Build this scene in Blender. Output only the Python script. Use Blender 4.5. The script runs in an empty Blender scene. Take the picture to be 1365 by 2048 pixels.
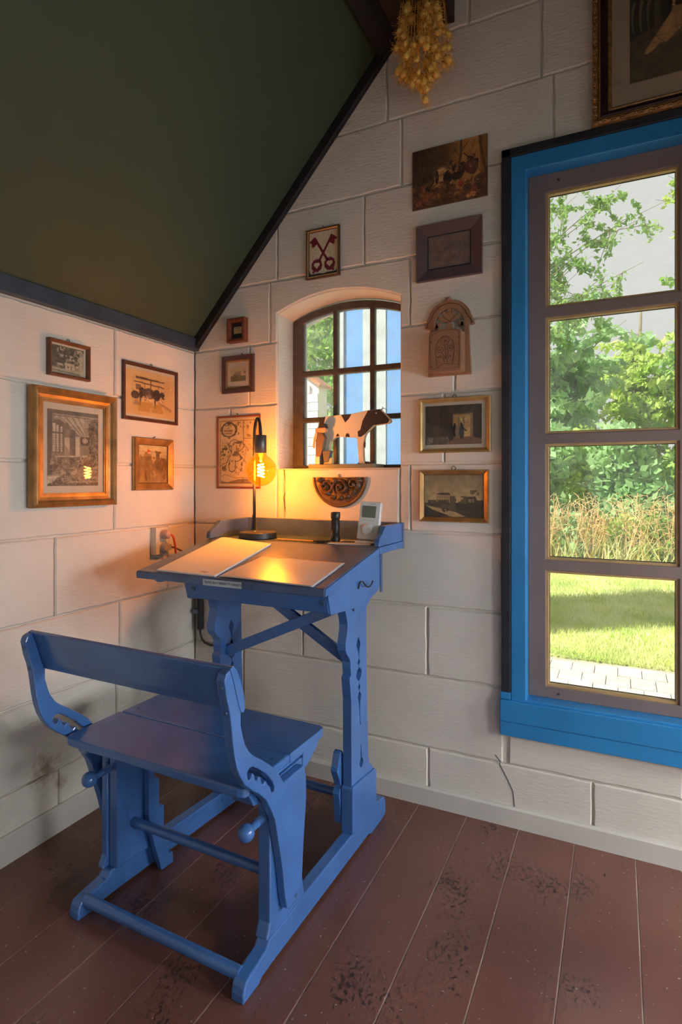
import bpy, bmesh, math, random
import numpy as np
from mathutils import Vector, Matrix

scene = bpy.context.scene
COL = scene.collection
R = math.radians

# ------------------------------------------------------------------ camera
cam_d = bpy.data.cameras.new('camera')
cam = bpy.data.objects.new('camera', cam_d)
COL.objects.link(cam)
cam.location = (1.7336, -2.0627, 1.2)
cam.rotation_euler = (R(90), 0, R(25.7157))
cam_d.sensor_fit = 'VERTICAL'
cam_d.sensor_height = 36
cam_d.lens = 20.201
cam_d.shift_y = -0.0301
cam_d.clip_start = 0.02
scene.camera = cam

# ------------------------------------------------------------------ sky, sun, exposure
world = bpy.data.worlds.new('sky')
scene.world = world
world.use_nodes = True
_n = world.node_tree.nodes
_bg = _n.get('Background') or _n.new('ShaderNodeBackground')
_bg.inputs['Color'].default_value = (0.88, 0.845, 0.84, 1)
_bg.inputs['Strength'].default_value = 0.92

sun_d = bpy.data.lights.new('sun', 'SUN')
sun_d.energy = 10.0
sun_d.angle = R(4)
sun_d.color = (1, 0.95, 0.84)
sun = bpy.data.objects.new('sun', sun_d)
COL.objects.link(sun)
sun.rotation_euler = Vector((0.55, 0.42, -0.72)).to_track_quat('-Z', 'Y').to_euler()

vs = scene.view_settings
vs.view_transform = 'Standard'
vs.look = 'None'
vs.exposure = 0.0
vs.gamma = 1
vs.use_curve_mapping = False
scene.cycles.use_denoising = True
scene.cycles.max_bounces = 8
scene.cycles.diffuse_bounces = 5
scene.cycles.transparent_max_bounces = 16
scene.cycles.use_adaptive_sampling = True
scene.cycles.adaptive_threshold = 0.07
scene.cycles.adaptive_min_samples = 20
scene.cycles.sample_clamp_indirect = 6

# ------------------------------------------------------------------ helpers
def s2l(c):
    return tuple(((x / 12.92) if x <= 0.04045 else ((x + 0.055) / 1.055) ** 2.4) for x in c)
def hexc(h):
    return s2l([int(h[i:i + 2], 16) / 255 for i in (0, 2, 4)])

def mat(name, color, rough=0.5, metal=0.0, var=0.12, scale=8.0, bump=0.0, bscale=60.0, stretch=(1, 1, 1),
        spec=0.5, second=None, detail=4.0, coat=0.0, aniso_bump=None):
    """Painted / solid surface: colour varied by noise on world position, optional noise relief."""
    m = bpy.data.materials.new(name)
    m.use_nodes = True
    nt = m.node_tree
    N, L = nt.nodes, nt.links
    b = N['Principled BSDF']
    b.inputs['Roughness'].default_value = rough
    b.inputs['Metallic'].default_value = metal
    b.inputs['Specular IOR Level'].default_value = spec
    b.inputs['Coat Weight'].default_value = coat
    b.inputs['Coat Roughness'].default_value = 0.12
    geo = N.new('ShaderNodeNewGeometry')
    mp = N.new('ShaderNodeMapping')
    mp.inputs['Scale'].default_value = stretch
    L.new(geo.outputs['Position'], mp.inputs['Vector'])
    nz = N.new('ShaderNodeTexNoise')
    nz.inputs['Scale'].default_value = scale
    nz.inputs['Detail'].default_value = detail
    L.new(mp.outputs['Vector'], nz.inputs['Vector'])
    mix = N.new('ShaderNodeMix')
    mix.data_type = 'RGBA'
    c = Vector(color[:3])
    a = c * (1 - var)
    d = second if second else c * (1 + var)
    mix.inputs['A'].default_value = (*a, 1)
    mix.inputs['B'].default_value = (*d, 1)
    ramp = N.new('ShaderNodeMapRange')
    ramp.inputs['From Min'].default_value = 0.3
    ramp.inputs['From Max'].default_value = 0.7
    L.new(nz.outputs['Fac'], ramp.inputs['Value'])
    L.new(ramp.outputs['Result'], mix.inputs['Factor'])
    L.new(mix.outputs['Result'], b.inputs['Base Color'])
    if bump:
        n2 = N.new('ShaderNodeTexNoise')
        n2.inputs['Scale'].default_value = bscale
        n2.inputs['Detail'].default_value = 3
        if aniso_bump:
            mp2 = N.new('ShaderNodeMapping')
            mp2.inputs['Scale'].default_value = aniso_bump
            L.new(geo.outputs['Position'], mp2.inputs['Vector'])
            L.new(mp2.outputs['Vector'], n2.inputs['Vector'])
        else:
            L.new(mp.outputs['Vector'], n2.inputs['Vector'])
        bp = N.new('ShaderNodeBump')
        bp.inputs['Strength'].default_value = bump
        bp.inputs['Distance'].default_value = 0.004
        L.new(n2.outputs['Fac'], bp.inputs['Height'])
        L.new(bp.outputs['Normal'], b.inputs['Normal'])
    return m

def glass_mat(name, tint=(1, 1, 1), haze=0.0, hazecol=(0.8, 0.85, 0.9), rough=0.01, ior=1.45):
    """Thin pane: clear transmission with a mirror sheen by Fresnel and a pale veil for dust and painted-in haze."""
    m = bpy.data.materials.new(name)
    m.use_nodes = True
    nt = m.node_tree
    N, L = nt.nodes, nt.links
    N.remove(N['Principled BSDF'])
    out = N['Material Output']
    tr = N.new('ShaderNodeBsdfTransparent')
    tr.inputs['Color'].default_value = (*tint, 1)
    gl = N.new('ShaderNodeBsdfGlossy')
    gl.inputs['Roughness'].default_value = rough
    g0 = N.new('ShaderNodeNewGeometry')
    dt = N.new('ShaderNodeVectorMath'); dt.operation = 'DOT_PRODUCT'
    L.new(g0.outputs['Normal'], dt.inputs[0]); L.new(g0.outputs['Incoming'], dt.inputs[1])
    def mth(op, x, y=None):
        q = N.new('ShaderNodeMath'); q.operation = op
        for i_, val in enumerate((x, y)):
            if val is None: continue
            if isinstance(val, (int, float)): q.inputs[i_].default_value = val
            else: L.new(val, q.inputs[i_])
        return q.outputs['Value']
    f0 = ((ior - 1) / (ior + 1)) ** 2
    fac = mth('ADD', mth('MULTIPLY', mth('POWER', mth('SUBTRACT', 1.0, mth('ABSOLUTE', dt.outputs['Value'])), 5.0), 1 - f0), f0)
    mx = N.new('ShaderNodeMixShader')
    L.new(fac, mx.inputs['Fac'])
    L.new(tr.outputs['BSDF'], mx.inputs[1])
    L.new(gl.outputs['BSDF'], mx.inputs[2])
    last = mx
    if haze:
        df = N.new('ShaderNodeBsdfTranslucent')
        df.inputs['Color'].default_value = (*hazecol, 1)
        nz = N.new('ShaderNodeTexNoise')
        nz.inputs['Scale'].default_value = 14
        nz.inputs['Detail'].default_value = 6
        geo = N.new('ShaderNodeNewGeometry')
        L.new(geo.outputs['Position'], nz.inputs['Vector'])
        mr = N.new('ShaderNodeMapRange')
        mr.inputs['From Min'].default_value = 0.35
        mr.inputs['From Max'].default_value = 0.75
        mr.inputs['To Min'].default_value = haze * 0.5
        mr.inputs['To Max'].default_value = haze * 1.6
        L.new(nz.outputs['Fac'], mr.inputs['Value'])
        m2 = N.new('ShaderNodeMixShader')
        L.new(mr.outputs['Result'], m2.inputs['Fac'])
        L.new(mx.outputs['Shader'], m2.inputs[1])
        L.new(df.outputs['BSDF'], m2.inputs[2])
        last = m2
    L.new(last.outputs['Shader'], out.inputs['Surface'])
    return m

def emit_mat(name, color, strength):
    m = bpy.data.materials.new(name)
    m.use_nodes = True
    b = m.node_tree.nodes['Principled BSDF']
    b.inputs['Base Color'].default_value = (*color, 1)
    b.inputs['Emission Color'].default_value = (*color, 1)
    b.inputs['Emission Strength'].default_value = strength
    return m

class MB:
    """Collects shapes for ONE mesh object."""
    def __init__(s):
        s.v, s.f = [], []
    def add(s, v, f):
        o = len(s.v)
        s.v += [tuple(p) for p in v]
        s.f += [tuple(i + o for i in q) for q in f]
        return s
    def box(s, x0, x1, y0, y1, z0, z1):
        v = [(x0, y0, z0), (x1, y0, z0), (x1, y1, z0), (x0, y1, z0), (x0, y0, z1), (x1, y0, z1), (x1, y1, z1), (x0, y1, z1)]
        return s.add(v, [(0, 3, 2, 1), (4, 5, 6, 7), (0, 1, 5, 4), (1, 2, 6, 5), (2, 3, 7, 6), (3, 0, 4, 7)])
    def tube(s, path, r, n=10, caps=True):
        path = [Vector(p) for p in path]
        rr = r if isinstance(r, (list, tuple)) else [r] * len(path)
        rings = []
        up = None
        for i, p in enumerate(path):
            a = path[max(i - 1, 0)]
            b = path[min(i + 1, len(path) - 1)]
            t = (b - a).normalized()
            if up is None:
                up = Vector((0, 0, 1)) if abs(t.z) < 0.9 else Vector((1, 0, 0))
            e1 = t.cross(up)
            if e1.length < 1e-5:
                e1 = t.cross(Vector((0.3, 0.9, 0.1)))
            e1.normalize()
            e2 = e1.cross(t).normalized()
            up = e2
            rings.append([p + (e1 * math.cos(2 * math.pi * k / n) + e2 * math.sin(2 * math.pi * k / n)) * rr[i] for k in range(n)])
        v = [q for rg in rings for q in rg]
        f = []
        for i in range(len(path) - 1):
            for k in range(n):
                f.append((i * n + k, i * n + (k + 1) % n, (i + 1) * n + (k + 1) % n, (i + 1) * n + k))
        if caps:
            f.append(tuple(range(n - 1, -1, -1)))
            f.append(tuple((len(path) - 1) * n + k for k in range(n)))
        return s.add(v, f)
    def lathe(s, prof, n=24, c=(0, 0, 0), axis='z'):
        """prof: (radius, height) from bottom to top."""
        v, f = [], []
        for r_, h in prof:
            for k in range(n):
                a = 2 * math.pi * k / n
                x, y, z = r_ * math.cos(a), r_ * math.sin(a), h
                if axis == 'y':
                    x, y, z = x, h, y
                elif axis == 'x':
                    x, y, z = h, x, y
                v.append((c[0] + x, c[1] + y, c[2] + z))
        for i in range(len(prof) - 1):
            for k in range(n):
                f.append((i * n + k, i * n + (k + 1) % n, (i + 1) * n + (k + 1) % n, (i + 1) * n + k))
        f.append(tuple(range(n - 1, -1, -1)))
        f.append(tuple((len(prof) - 1) * n + k for k in range(n)))
        return s.add(v, f)
    def sphere(s, c, r, n=12, m=8, sc=(1, 1, 1)):
        v, f = [], []
        for i in range(m + 1):
            th = math.pi * i / m
            for k in range(n):
                a = 2 * math.pi * k / n
                v.append((c[0] + r * sc[0] * math.sin(th) * math.cos(a), c[1] + r * sc[1] * math.sin(th) * math.sin(a), c[2] - r * sc[2] * math.cos(th)))
        for i in range(m):
            for k in range(n):
                f.append((i * n + k, i * n + (k + 1) % n, (i + 1) * n + (k + 1) % n, (i + 1) * n + k))
        return s.add(v, f)
    def plate(s, outer, t0, t1, holes=(), plane='yz'):
        """Extrudes a 2D outline (with holes) between t0 and t1. plane 'yz': thickness along x; 'xz': along y; 'xy': along z."""
        bm = bmesh.new()
        edges = []
        for loop in [outer] + list(holes):
            vs_ = [bm.verts.new((p[0], p[1], 0)) for p in loop]
            for i in range(len(vs_)):
                edges.append(bm.edges.new((vs_[i], vs_[(i + 1) % len(vs_)])))
        bmesh.ops.triangle_fill(bm, use_beauty=True, use_dissolve=False, edges=edges)
        fs = list(bm.faces)
        r_ = bmesh.ops.extrude_face_region(bm, geom=fs)
        nv = [e for e in r_['geom'] if isinstance(e, bmesh.types.BMVert)]
        for q in nv:
            q.co.z = 1
        bmesh.ops.recalc_face_normals(bm, faces=bm.faces[:])
        bm.verts.index_update()
        v = []
        for q in bm.verts:
            t = t1 if q.co.z > 0.5 else t0
            if plane == 'yz':
                v.append((t, q.co.x, q.co.y))
            elif plane == 'xz':
                v.append((q.co.x, t, q.co.y))
            else:
                v.append((q.co.x, q.co.y, t))
        f = [tuple(q.index for q in fc.verts) for fc in bm.faces]
        bm.free()
        return s.add(v, f)
    def shear(s, fn):
        s.v = [tuple(fn(*p)) for p in s.v]
        return s
    def mesh(s, name):
        me = bpy.data.meshes.new(name)
        me.from_pydata(s.v, [], s.f)
        me.validate()
        bm = bmesh.new()
        bm.from_mesh(me)
        bmesh.ops.recalc_face_normals(bm, faces=bm.faces[:])
        bm.to_mesh(me)
        bm.free()
        return me
    def build(s, name, material, parent=None, bevel=0.0, smooth=False, seg=2, loc=None):
        me = s.mesh(name)
        return link(name, me, material, parent, bevel, smooth, seg, loc)

def link(name, me, material, parent=None, bevel=0.0, smooth=False, seg=2, loc=None):
    if material and not me.materials:
        me.materials.append(material)
    o = bpy.data.objects.new(name, me)
    COL.objects.link(o)
    if parent:
        o.parent = parent
    if loc:
        o.location = loc
    if bevel:
        b = o.modifiers.new('bevel', 'BEVEL')
        b.width = bevel
        b.segments = seg
        b.limit_method = 'ANGLE'
        b.angle_limit = R(38)
        b.harden_normals = False
    if smooth:
        for p in me.polygons:
            p.use_smooth = True
        if smooth != 'all':
            me.set_sharp_from_angle(angle=R(42))
    return o

def tag(o, label=None, cat=None, group=None, kind=None):
    if label: o['label'] = label
    if cat: o['category'] = cat
    if group: o['group'] = group
    if kind: o['kind'] = kind
    return o

def thing(name, label, cat, loc=(0, 0, 0), rotz=0.0, group=None):
    o = bpy.data.objects.new(name, None)
    o.empty_display_size = 0.05
    COL.objects.link(o)
    o.location = loc
    o.rotation_euler = (0, 0, rotz)
    return tag(o, label, cat, group)

def struct(name, mb, m, label=None, **k):
    o = mb.build(name, m, **k)
    o['kind'] = 'structure'
    if label: o['label'] = label
    return o

# ------------------------------------------------------------------ materials of the room
def wall_material():
    m = mat('white_wall_paint', (0.69, 0.648, 0.578), rough=0.62, var=0.08, scale=3.0, bump=0.42, bscale=60, aniso_bump=(0.5, 0.5, 2.2), spec=0.3)
    nt = m.node_tree
    N, L = nt.nodes, nt.links
    b = N['Principled BSDF']
    src = b.inputs['Base Color'].links[0].from_socket
    geo = N.new('ShaderNodeNewGeometry')
    # rusty damp marks: irregular blotches around a few spots of the wall
    acc = None
    for (px, py, pz, rad) in ((0, -0.76, 0.235, 0.12), (0, -0.70, 0.16, 0.06), (0, -0.93, 0.20, 0.05)):
        d = N.new('ShaderNodeVectorMath'); d.operation = 'DISTANCE'
        d.inputs[1].default_value = (px, py, pz)
        L.new(geo.outputs['Position'], d.inputs[0])
        mr = N.new('ShaderNodeMapRange')
        mr.inputs['From Min'].default_value = rad
        mr.inputs['From Max'].default_value = 0.0
        mr.inputs['To Max'].default_value = 0.5
        L.new(d.outputs['Value'], mr.inputs['Value'])
        if acc is None:
            acc = mr.outputs['Result']
        else:
            ad = N.new('ShaderNodeMath'); ad.operation = 'MAXIMUM'
            L.new(acc, ad.inputs[0]); L.new(mr.outputs['Result'], ad.inputs[1])
            acc = ad.outputs['Value']
    nz = N.new('ShaderNodeTexNoise'); nz.inputs['Scale'].default_value = 38; nz.inputs['Detail'].default_value = 6
    L.new(geo.outputs['Position'], nz.inputs['Vector'])
    mu = N.new('ShaderNodeMath'); mu.operation = 'MULTIPLY'
    L.new(acc, mu.inputs[0]); L.new(nz.outputs['Fac'], mu.inputs[1])
    st = N.new('ShaderNodeMapRange')
    st.inputs['From Min'].default_value = 0.12; st.inputs['From Max'].default_value = 0.24
    st.inputs['To Max'].default_value = 0.75
    L.new(mu.outputs['Value'], st.inputs['Value'])
    mix = N.new('ShaderNodeMix'); mix.data_type = 'RGBA'
    L.new(st.outputs['Result'], mix.inputs['Factor'])
    L.new(src, mix.inputs['A'])
    mix.inputs['B'].default_value = (0.3, 0.2, 0.11, 1)
    L.new(mix.outputs['Result'], b.inputs['Base Color'])
    return m

def floor_material():
    m = mat('red_brown_floor_paint', (0.165, 0.068, 0.05), rough=0.3, var=0.16, scale=2.2, bump=0.12, bscale=30, aniso_bump=(3, 0.35, 1), spec=0.5)
    nt = m.node_tree
    N, L = nt.nodes, nt.links
    b = N['Principled BSDF']
    src = b.inputs['Base Color'].links[0].from_socket
    geo = N.new('ShaderNodeNewGeometry')
    mp = N.new('ShaderNodeMapping'); mp.inputs['Scale'].default_value = (1.4, 1.0, 1)
    L.new(geo.outputs['Position'], mp.inputs['Vector'])
    big = N.new('ShaderNodeTexNoise'); big.inputs['Scale'].default_value = 3.0; big.inputs['Detail'].default_value = 2
    fine = N.new('ShaderNodeTexNoise'); fine.inputs['Scale'].default_value = 70; fine.inputs['Detail'].default_value = 9; fine.inputs['Roughness'].default_value = 0.65
    L.new(mp.outputs['Vector'], big.inputs['Vector']); L.new(mp.outputs['Vector'], fine.inputs['Vector'])
    mu = N.new('ShaderNodeMath'); mu.operation = 'MULTIPLY_ADD'
    mu.inputs[1].default_value = 0.85
    L.new(big.outputs['Fac'], mu.inputs[0]); L.new(fine.outputs['Fac'], mu.inputs[2])
    wr = N.new('ShaderNodeMapRange')
    wr.inputs['From Min'].default_value = 1.05; wr.inputs['From Max'].default_value = 1.1; wr.inputs['To Max'].default_value = 0.85
    L.new(mu.outputs['Value'], wr.inputs['Value'])
    mix = N.new('ShaderNodeMix'); mix.data_type = 'RGBA'
    L.new(wr.outputs['Result'], mix.inputs['Factor'])
    L.new(src, mix.inputs['A'])
    mix.inputs['B'].default_value = (0.028, 0.018, 0.015, 1)
    # pale flecks of dust and chips
    vo = N.new('ShaderNodeTexNoise'); vo.inputs['Scale'].default_value = 95; vo.inputs['Detail'].default_value = 1
    L.new(geo.outputs['Position'], vo.inputs['Vector'])
    fr = N.new('ShaderNodeMapRange')
    fr.inputs['From Min'].default_value = 0.735; fr.inputs['From Max'].default_value = 0.76; fr.inputs['To Max'].default_value = 0.8
    L.new(vo.outputs['Fac'], fr.inputs['Value'])
    mix2 = N.new('ShaderNodeMix'); mix2.data_type = 'RGBA'
    L.new(fr.outputs['Result'], mix2.inputs['Factor'])
    L.new(mix.outputs['Result'], mix2.inputs['A'])
    mix2.inputs['B'].default_value = (0.4, 0.33, 0.28, 1)
    L.new(mix2.outputs['Result'], b.inputs['Base Color'])
    ra = N.new('ShaderNodeMapRange')
    ra.inputs['To Min'].default_value = 0.24; ra.inputs['To Max'].default_value = 0.4
    L.new(wr.outputs['Result'], ra.inputs['Value'])
    L.new(ra.outputs['Result'], b.inputs['Roughness'])
    return m

M = {}
M['wall'] = wall_material()
M['floor'] = floor_material()
M['gapdust'] = mat('pale_joint_dust', (0.36, 0.28, 0.23), 0.9, var=0.5, scale=6)
M['ceiling'] = mat('dark_green_ceiling_paint', (0.050, 0.074, 0.046), 0.6, spec=0.25, var=0.12, scale=1.1, bump=0.05, bscale=90)
M['navy_trim'] = mat('navy_trim_paint', (0.042, 0.058, 0.085), 0.35, var=0.2, scale=12, bump=0.15, bscale=25, aniso_bump=(12, 0.6, 12))
M['black_trim'] = mat('black_brown_trim', (0.012, 0.010, 0.012), 0.55, var=0.35, scale=14, bump=0.3, bscale=40)
M['beam'] = mat('dark_brown_beam', (0.03, 0.014, 0.013), 0.55, var=0.3, scale=9, bump=0.3, bscale=20, aniso_bump=(6, 0.5, 6))
M['skirting'] = mat('white_skirting_paint', (0.6, 0.57, 0.52), 0.5, var=0.06, scale=4, bump=0.1, bscale=30)
M['win_blue'] = mat('bright_blue_window_paint', (0.025, 0.215, 0.5), 0.36, var=0.08, scale=5, bump=0.12, bscale=18, aniso_bump=(2, 2, 9))
M['win_black'] = mat('black_window_batten', (0.018, 0.018, 0.026), 0.55, var=0.4, scale=16, bump=0.4, bscale=40)
M['sash'] = mat('brown_purple_sash_paint', (0.2, 0.15, 0.14), 0.4, var=0.08, scale=6)
M['bead'] = mat('oak_glazing_bead', (0.42, 0.27, 0.12), 0.45, var=0.15, scale=20)
M['putty'] = mat('black_glazing_seal', (0.02, 0.02, 0.02), 0.6)
M['iron'] = mat('rusty_iron_window', (0.085, 0.078, 0.078), 0.55, var=0.4, scale=24, second=(0.10, 0.08, 0.07), bump=0.5, bscale=80)
M['pane'] = glass_mat('veiled_window_glass', (0.97, 1.0, 0.98), haze=0.07)  # veil imitates the flare of bright daylight
M['old_pane'] = glass_mat('dusty_veiled_old_glass', (0.96, 0.98, 1.0), haze=0.14)  # dust plus a stronger veil imitating backlight haze

# ------------------------------------------------------------------ the room
W, D, EAVE, SL = 4.2, 4.6, 1.765, 1.12          # room width, depth, eaves height, roof slope
RIDGE = W / 2
def zslope(x):
    return EAVE + SL * (x if x < RIDGE else W - x)

def inset(poly, d):
    n = len(poly); out = []
    A = sum(poly[i][0] * poly[(i + 1) % n][1] - poly[(i + 1) % n][0] * poly[i][1] for i in range(n))
    sg = 1 if A > 0 else -1
    for i in range(n):
        p0, p1, p2 = Vector(poly[i - 1]), Vector(poly[i]), Vector(poly[(i + 1) % n])
        e1, e2 = (p1 - p0), (p2 - p1)
        if e1.length < 1e-7 or e2.length < 1e-7:
            out.append(tuple(p1)); continue
        n1 = Vector((-e1.y, e1.x)).normalized() * sg
        n2 = Vector((-e2.y, e2.x)).normalized() * sg
        b = n1 + n2
        k = d / max(0.35, (1 + n1.dot(n2)))
        out.append(tuple(p1 + b * k))
    return out
def densify(poly, step, rnd, amp):
    out = []
    n = len(poly)
    for i in range(n):
        a, b = Vector(poly[i]), Vector(poly[(i + 1) % n])
        k = max(1, int((b - a).length / step))
        for j in range(k):
            p = a.lerp(b, j / k)
            out.append((p.x + rnd.uniform(-amp, amp), p.y + rnd.uniform(-amp, amp)))
    return out
def clip(poly, a, b, c):
    """keep the part of a convex polygon where a*x+b*z<=c"""
    out = []
    for i in range(len(poly)):
        p, q = poly[i], poly[(i + 1) % len(poly)]
        fp, fq = a * p[0] + b * p[1] - c, a * q[0] + b * q[1] - c
        if fp <= 0: out.append(p)
        if fp * fq < 0:
            t = fp / (fp - fq)
            out.append((p[0] + (q[0] - p[0]) * t, p[1] + (q[1] - p[1]) * t))
    return out
def rect_minus(r, h):
    x0, x1, z0, z1 = r; a0, a1, b0, b1 = h
    if a0 >= x1 or a1 <= x0 or b0 >= z1 or b1 <= z0: return [r]
    out = []
    if a0 > x0: out.append((x0, a0, z0, z1))
    if a1 < x1: out.append((a1, x1, z0, z1))
    mx0, mx1 = max(x0, a0), min(x1, a1)
    if b0 > z0: out.append((mx0, mx1, z0, b0))
    if b1 < z1: out.append((mx0, mx1, b1, z1))
    return [q for q in out if q[1] - q[0] > 0.02 and q[3] - q[2] > 0.012]

rb = random.Random(4)
def block(poly, parent, wall):
    """One painted building block: an outline with worn edges, its joint recessed around it."""
    gap = 0.003
    P0 = densify(inset(poly, gap), 0.03, rb, 0.0016)
    P1 = inset(P0, 0.0045)
    dz = rb.uniform(-0.0012, 0.0012)
    n = len(P0)
    A = sum(P0[i][0] * P0[(i + 1) % n][1] - P0[(i + 1) % n][0] * P0[i][1] for i in range(n))
    v = []
    for (P, t) in ((P0, 0.02), (P0, 0.0045 + dz), (P1, dz)):
        for a, z in P:
            v.append((a, t, z) if wall == 'B' else (-t, a, z))
    f = []
    for k in range(2):
        for i in range(n):
            j = (i + 1) % n
            f.append((k * n + i, k * n + j, (k + 1) * n + j, (k + 1) * n + i))
    f.append(tuple(2 * n + i for i in range(n)))
    mb = MB().add(v, f)
    return mb.build('block', M['wall'], parent)

ROWS = [0, 0.21, 0.475, 0.735, 1.01, 1.266, 1.525, 1.785, 2.045, 2.32, 2.58, 2.845, 3.105, 3.365, 3.625, 3.885, 4.15]
# small arched window and the large window
SW = (0.442, 0.988, 1.252)
BW = (1.388, 2.432, 0.36, 2.318)
def arch_pts(x0, x1, zs, rise, n=14):
    return [(x0 + (x1 - x0) * i / n, zs + rise * (1 - (2 * i / n - 1) ** 2)) for i in range(n + 1)]
ARCH = arch_pts(SW[0], SW[1], 1.905, 0.06)

gable = [(0, 0), (W, 0), (W, EAVE + 0.07), (RIDGE, EAVE + SL * RIDGE + 0.07), (0, EAVE + 0.07)]
hole1 = [(SW[0], SW[2]), (SW[1], SW[2])] + ARCH[::-1]
hole2 = [(BW[0], BW[2]), (BW[1], BW[2]), (BW[1], BW[3]), (BW[0], BW[3])]
wall_back = struct('wall_back', MB().plate(gable, 0.010, 0.26, [hole1, hole2], 'xz'), M['wall'], 'white painted gable wall of large blocks with two windows')
JB = {0: [0.55, 1.10, 1.66, 2.22, 2.77, 3.3, 3.85], 1: [0.27, 0.82, 1.372, 1.92, 2.45, 3.0, 3.55], 2: [0.02, 0.565, 1.096, 1.66, 2.6, 3.1, 3.65],
      3: [0.28, 0.83, 1.372, 2.6, 3.2, 3.7], 4: [0.475, 1.03, 2.6, 3.1, 3.6], 5: [0.2, 1.16, 2.7, 3.3, 3.8], 6: [0.3, 1.20, 2.6, 3.1, 3.6],
      7: [0.405, 1.03, 2.6, 3.2, 3.7], 8: [0.442, 0.841, 1.372, 2.7, 3.2, 3.7], 9: [0.45, 0.995, 1.537, 2.08, 2.6, 3.1], 10: [0.937, 1.499, 2.05, 2.6],
      11: [1.25, 1.8, 2.35, 2.9], 12: [1.5, 2.05, 2.6], 13: [1.7, 2.25], 14: [1.9, 2.3], 15: [2.1]}
for r_ in range(16):
    z0, z1 = ROWS[r_], ROWS[r_ + 1]
    xs = [0] + JB[r_] + [W]
    for a, b in zip(xs[:-1], xs[1:]):
        if b - a < 0.03: continue
        if r_ == 7 and a == 0.405:      # the lintel block over the small window
            poly = [(0.405, z0), (SW[0], z0)] + [(SW[0], 1.86)] + ARCH + [(SW[1], 1.86), (SW[1], z0), (1.03, z0), (1.03, z1), (0.405, z1)]
            block(poly, wall_back, 'B')
            continue
        for q in rect_minus((a, b, z0, z1), BW):
            for q2 in (rect_minus(q, (SW[0], SW[1], SW[2], 1.9)) if r_ != 7 else [q]):
                poly = [(q2[0], q2[2]), (q2[1], q2[2]), (q2[1], q2[3]), (q2[0], q2[3])]
                poly = clip(poly, -SL, 1, EAVE + 0.05)
                if poly: poly = clip(poly, SL, 1, EAVE + 0.05 + SL * W)
                if len(poly) > 2:
                    block(poly, wall_back, 'B')

wall_left = struct('wall_left', MB().box(-0.26, -0.010, -D, 0.26, 0, EAVE + 0.07), M['wall'], 'white painted side wall of large blocks under the sloping ceiling')
JL = {0: [-0.16, -0.70, -1.24, -1.8, -2.4, -2.9, -3.5, -4.1], 1: [-0.45, -1.0, -1.5, -2.05, -2.6, -3.2, -3.8], 2: [-0.433, -0.97, -1.5, -2.05, -2.6, -3.2, -3.8],
      3: [-0.17, -0.718, -1.27, -1.8, -2.35, -2.9, -3.5, -4.1], 4: [-0.46, -1.0, -1.5, -2.05, -2.6, -3.2, -3.8], 5: [-0.45, -1.1, -1.7, -2.3, -2.9, -3.5, -4.1],
      6: [-0.458, -1.0, -1.5, -2.05, -2.6, -3.2, -3.8]}
for r_ in range(7):
    z0, z1 = ROWS[r_], ROWS[r_ + 1]
    ys = [-D] + sorted(JL[r_]) + [0.006]
    for a, b in zip(ys[:-1], ys[1:]):
        block([(a, z0), (b, z0), (b, z1), (a, z1)], wall_left, 'L')

for pts in ([(1.36, 0.205), (1.385, 0.16), (1.405, 0.12), (1.412, 0.05)], [(1.345, 0.235), (1.362, 0.215), (1.36, 0.205)], [(0.474, 1.25), (0.487, 1.17), (0.473, 1.13), (0.486, 1.05), (0.48, 1.012)]):
    MB().tube([(x, 0.0005, z) for x, z in pts], 0.0014, 5).build('crack', M['win_black'], wall_back)
# right wall with two window openings, and the wall behind the photographer
RWH = [(-2.05, -0.55, 0.22, 1.68), (-4.15, -2.45, 0.22, 1.68)]
struct('wall_right', MB().plate([(-D, 0), (0.26, 0), (0.26, EAVE + 0.07), (-D, EAVE + 0.07)], W, W + 0.26,
       [[(a, c), (b, c), (b, d), (a, d)] for a, b, c, d in RWH], 'yz'), M['wall'], 'white painted wall opposite with two wide windows')
struct('wall_rear', MB().plate(gable, -D - 0.26, -D, [], 'xz'), M['wall'], 'white painted gable wall behind the room')
for i, (a, b, c, d) in enumerate(RWH):
    w = MB().plate([(a, c), (b, c), (b, d), (a, d)], W + 0.08, W + 0.13, [[(a + 0.06, c + 0.06), (b - 0.06, c + 0.06), (b - 0.06, d - 0.06), (a + 0.06, d - 0.06)]], 'yz')
    wn = struct('window_%d' % (i + 3), w, M['win_blue'], ('wide blue framed window in the side wall nearer the gable', 'wide blue framed window in the side wall nearer the rear')[i])
    MB().box(W + 0.1, W + 0.106, a + 0.055, b - 0.055, c + 0.055, d - 0.055).build('pane', M['pane'], wn)
    m = (a + b) / 2
    MB().box(W + 0.085, W + 0.125, m - 0.02, m + 0.02, c + 0.05, d - 0.05).build('mullion', M['sash'], wn)

# floor: painted planks running towards the gable wall
fl = struct('floor', MB().box(-0.02, W + 0.02, -D, 0.02, -0.08, -0.0014), M['gapdust'], 'red-brown painted plank floor')
px0 = 1.069 - 6 * 0.179
k = 0
while px0 + k * 0.179 < W:
    a, b = max(0.0, px0 + k * 0.179), min(W, px0 + (k + 1) * 0.179)
    if b - a > 0.02:
        MB().box(a + 0.0013, b - 0.0013, -D, -0.002, -0.03, rb.uniform(-0.0005, 0.0002)).build('plank', M['floor'], fl, bevel=0.0012, seg=1)
    k += 1

# skirting boards
sk = MB().plate([(0, 0), (-0.014, 0), (-0.014, 0.062), (-0.008, 0.068), (0, 0.068)], 0.0, W, (), 'yz')
struct('baseboard_back', sk, M['skirting'], 'low white skirting board along the gable wall')
sk = MB().plate([(0, 0), (0.014, 0), (0.014, 0.085), (0.008, 0.09), (0, 0.09)], -D, -0.014, (), 'xz')
struct('baseboard_left', sk, M['skirting'], 'low white skirting board along the side wall')

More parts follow.
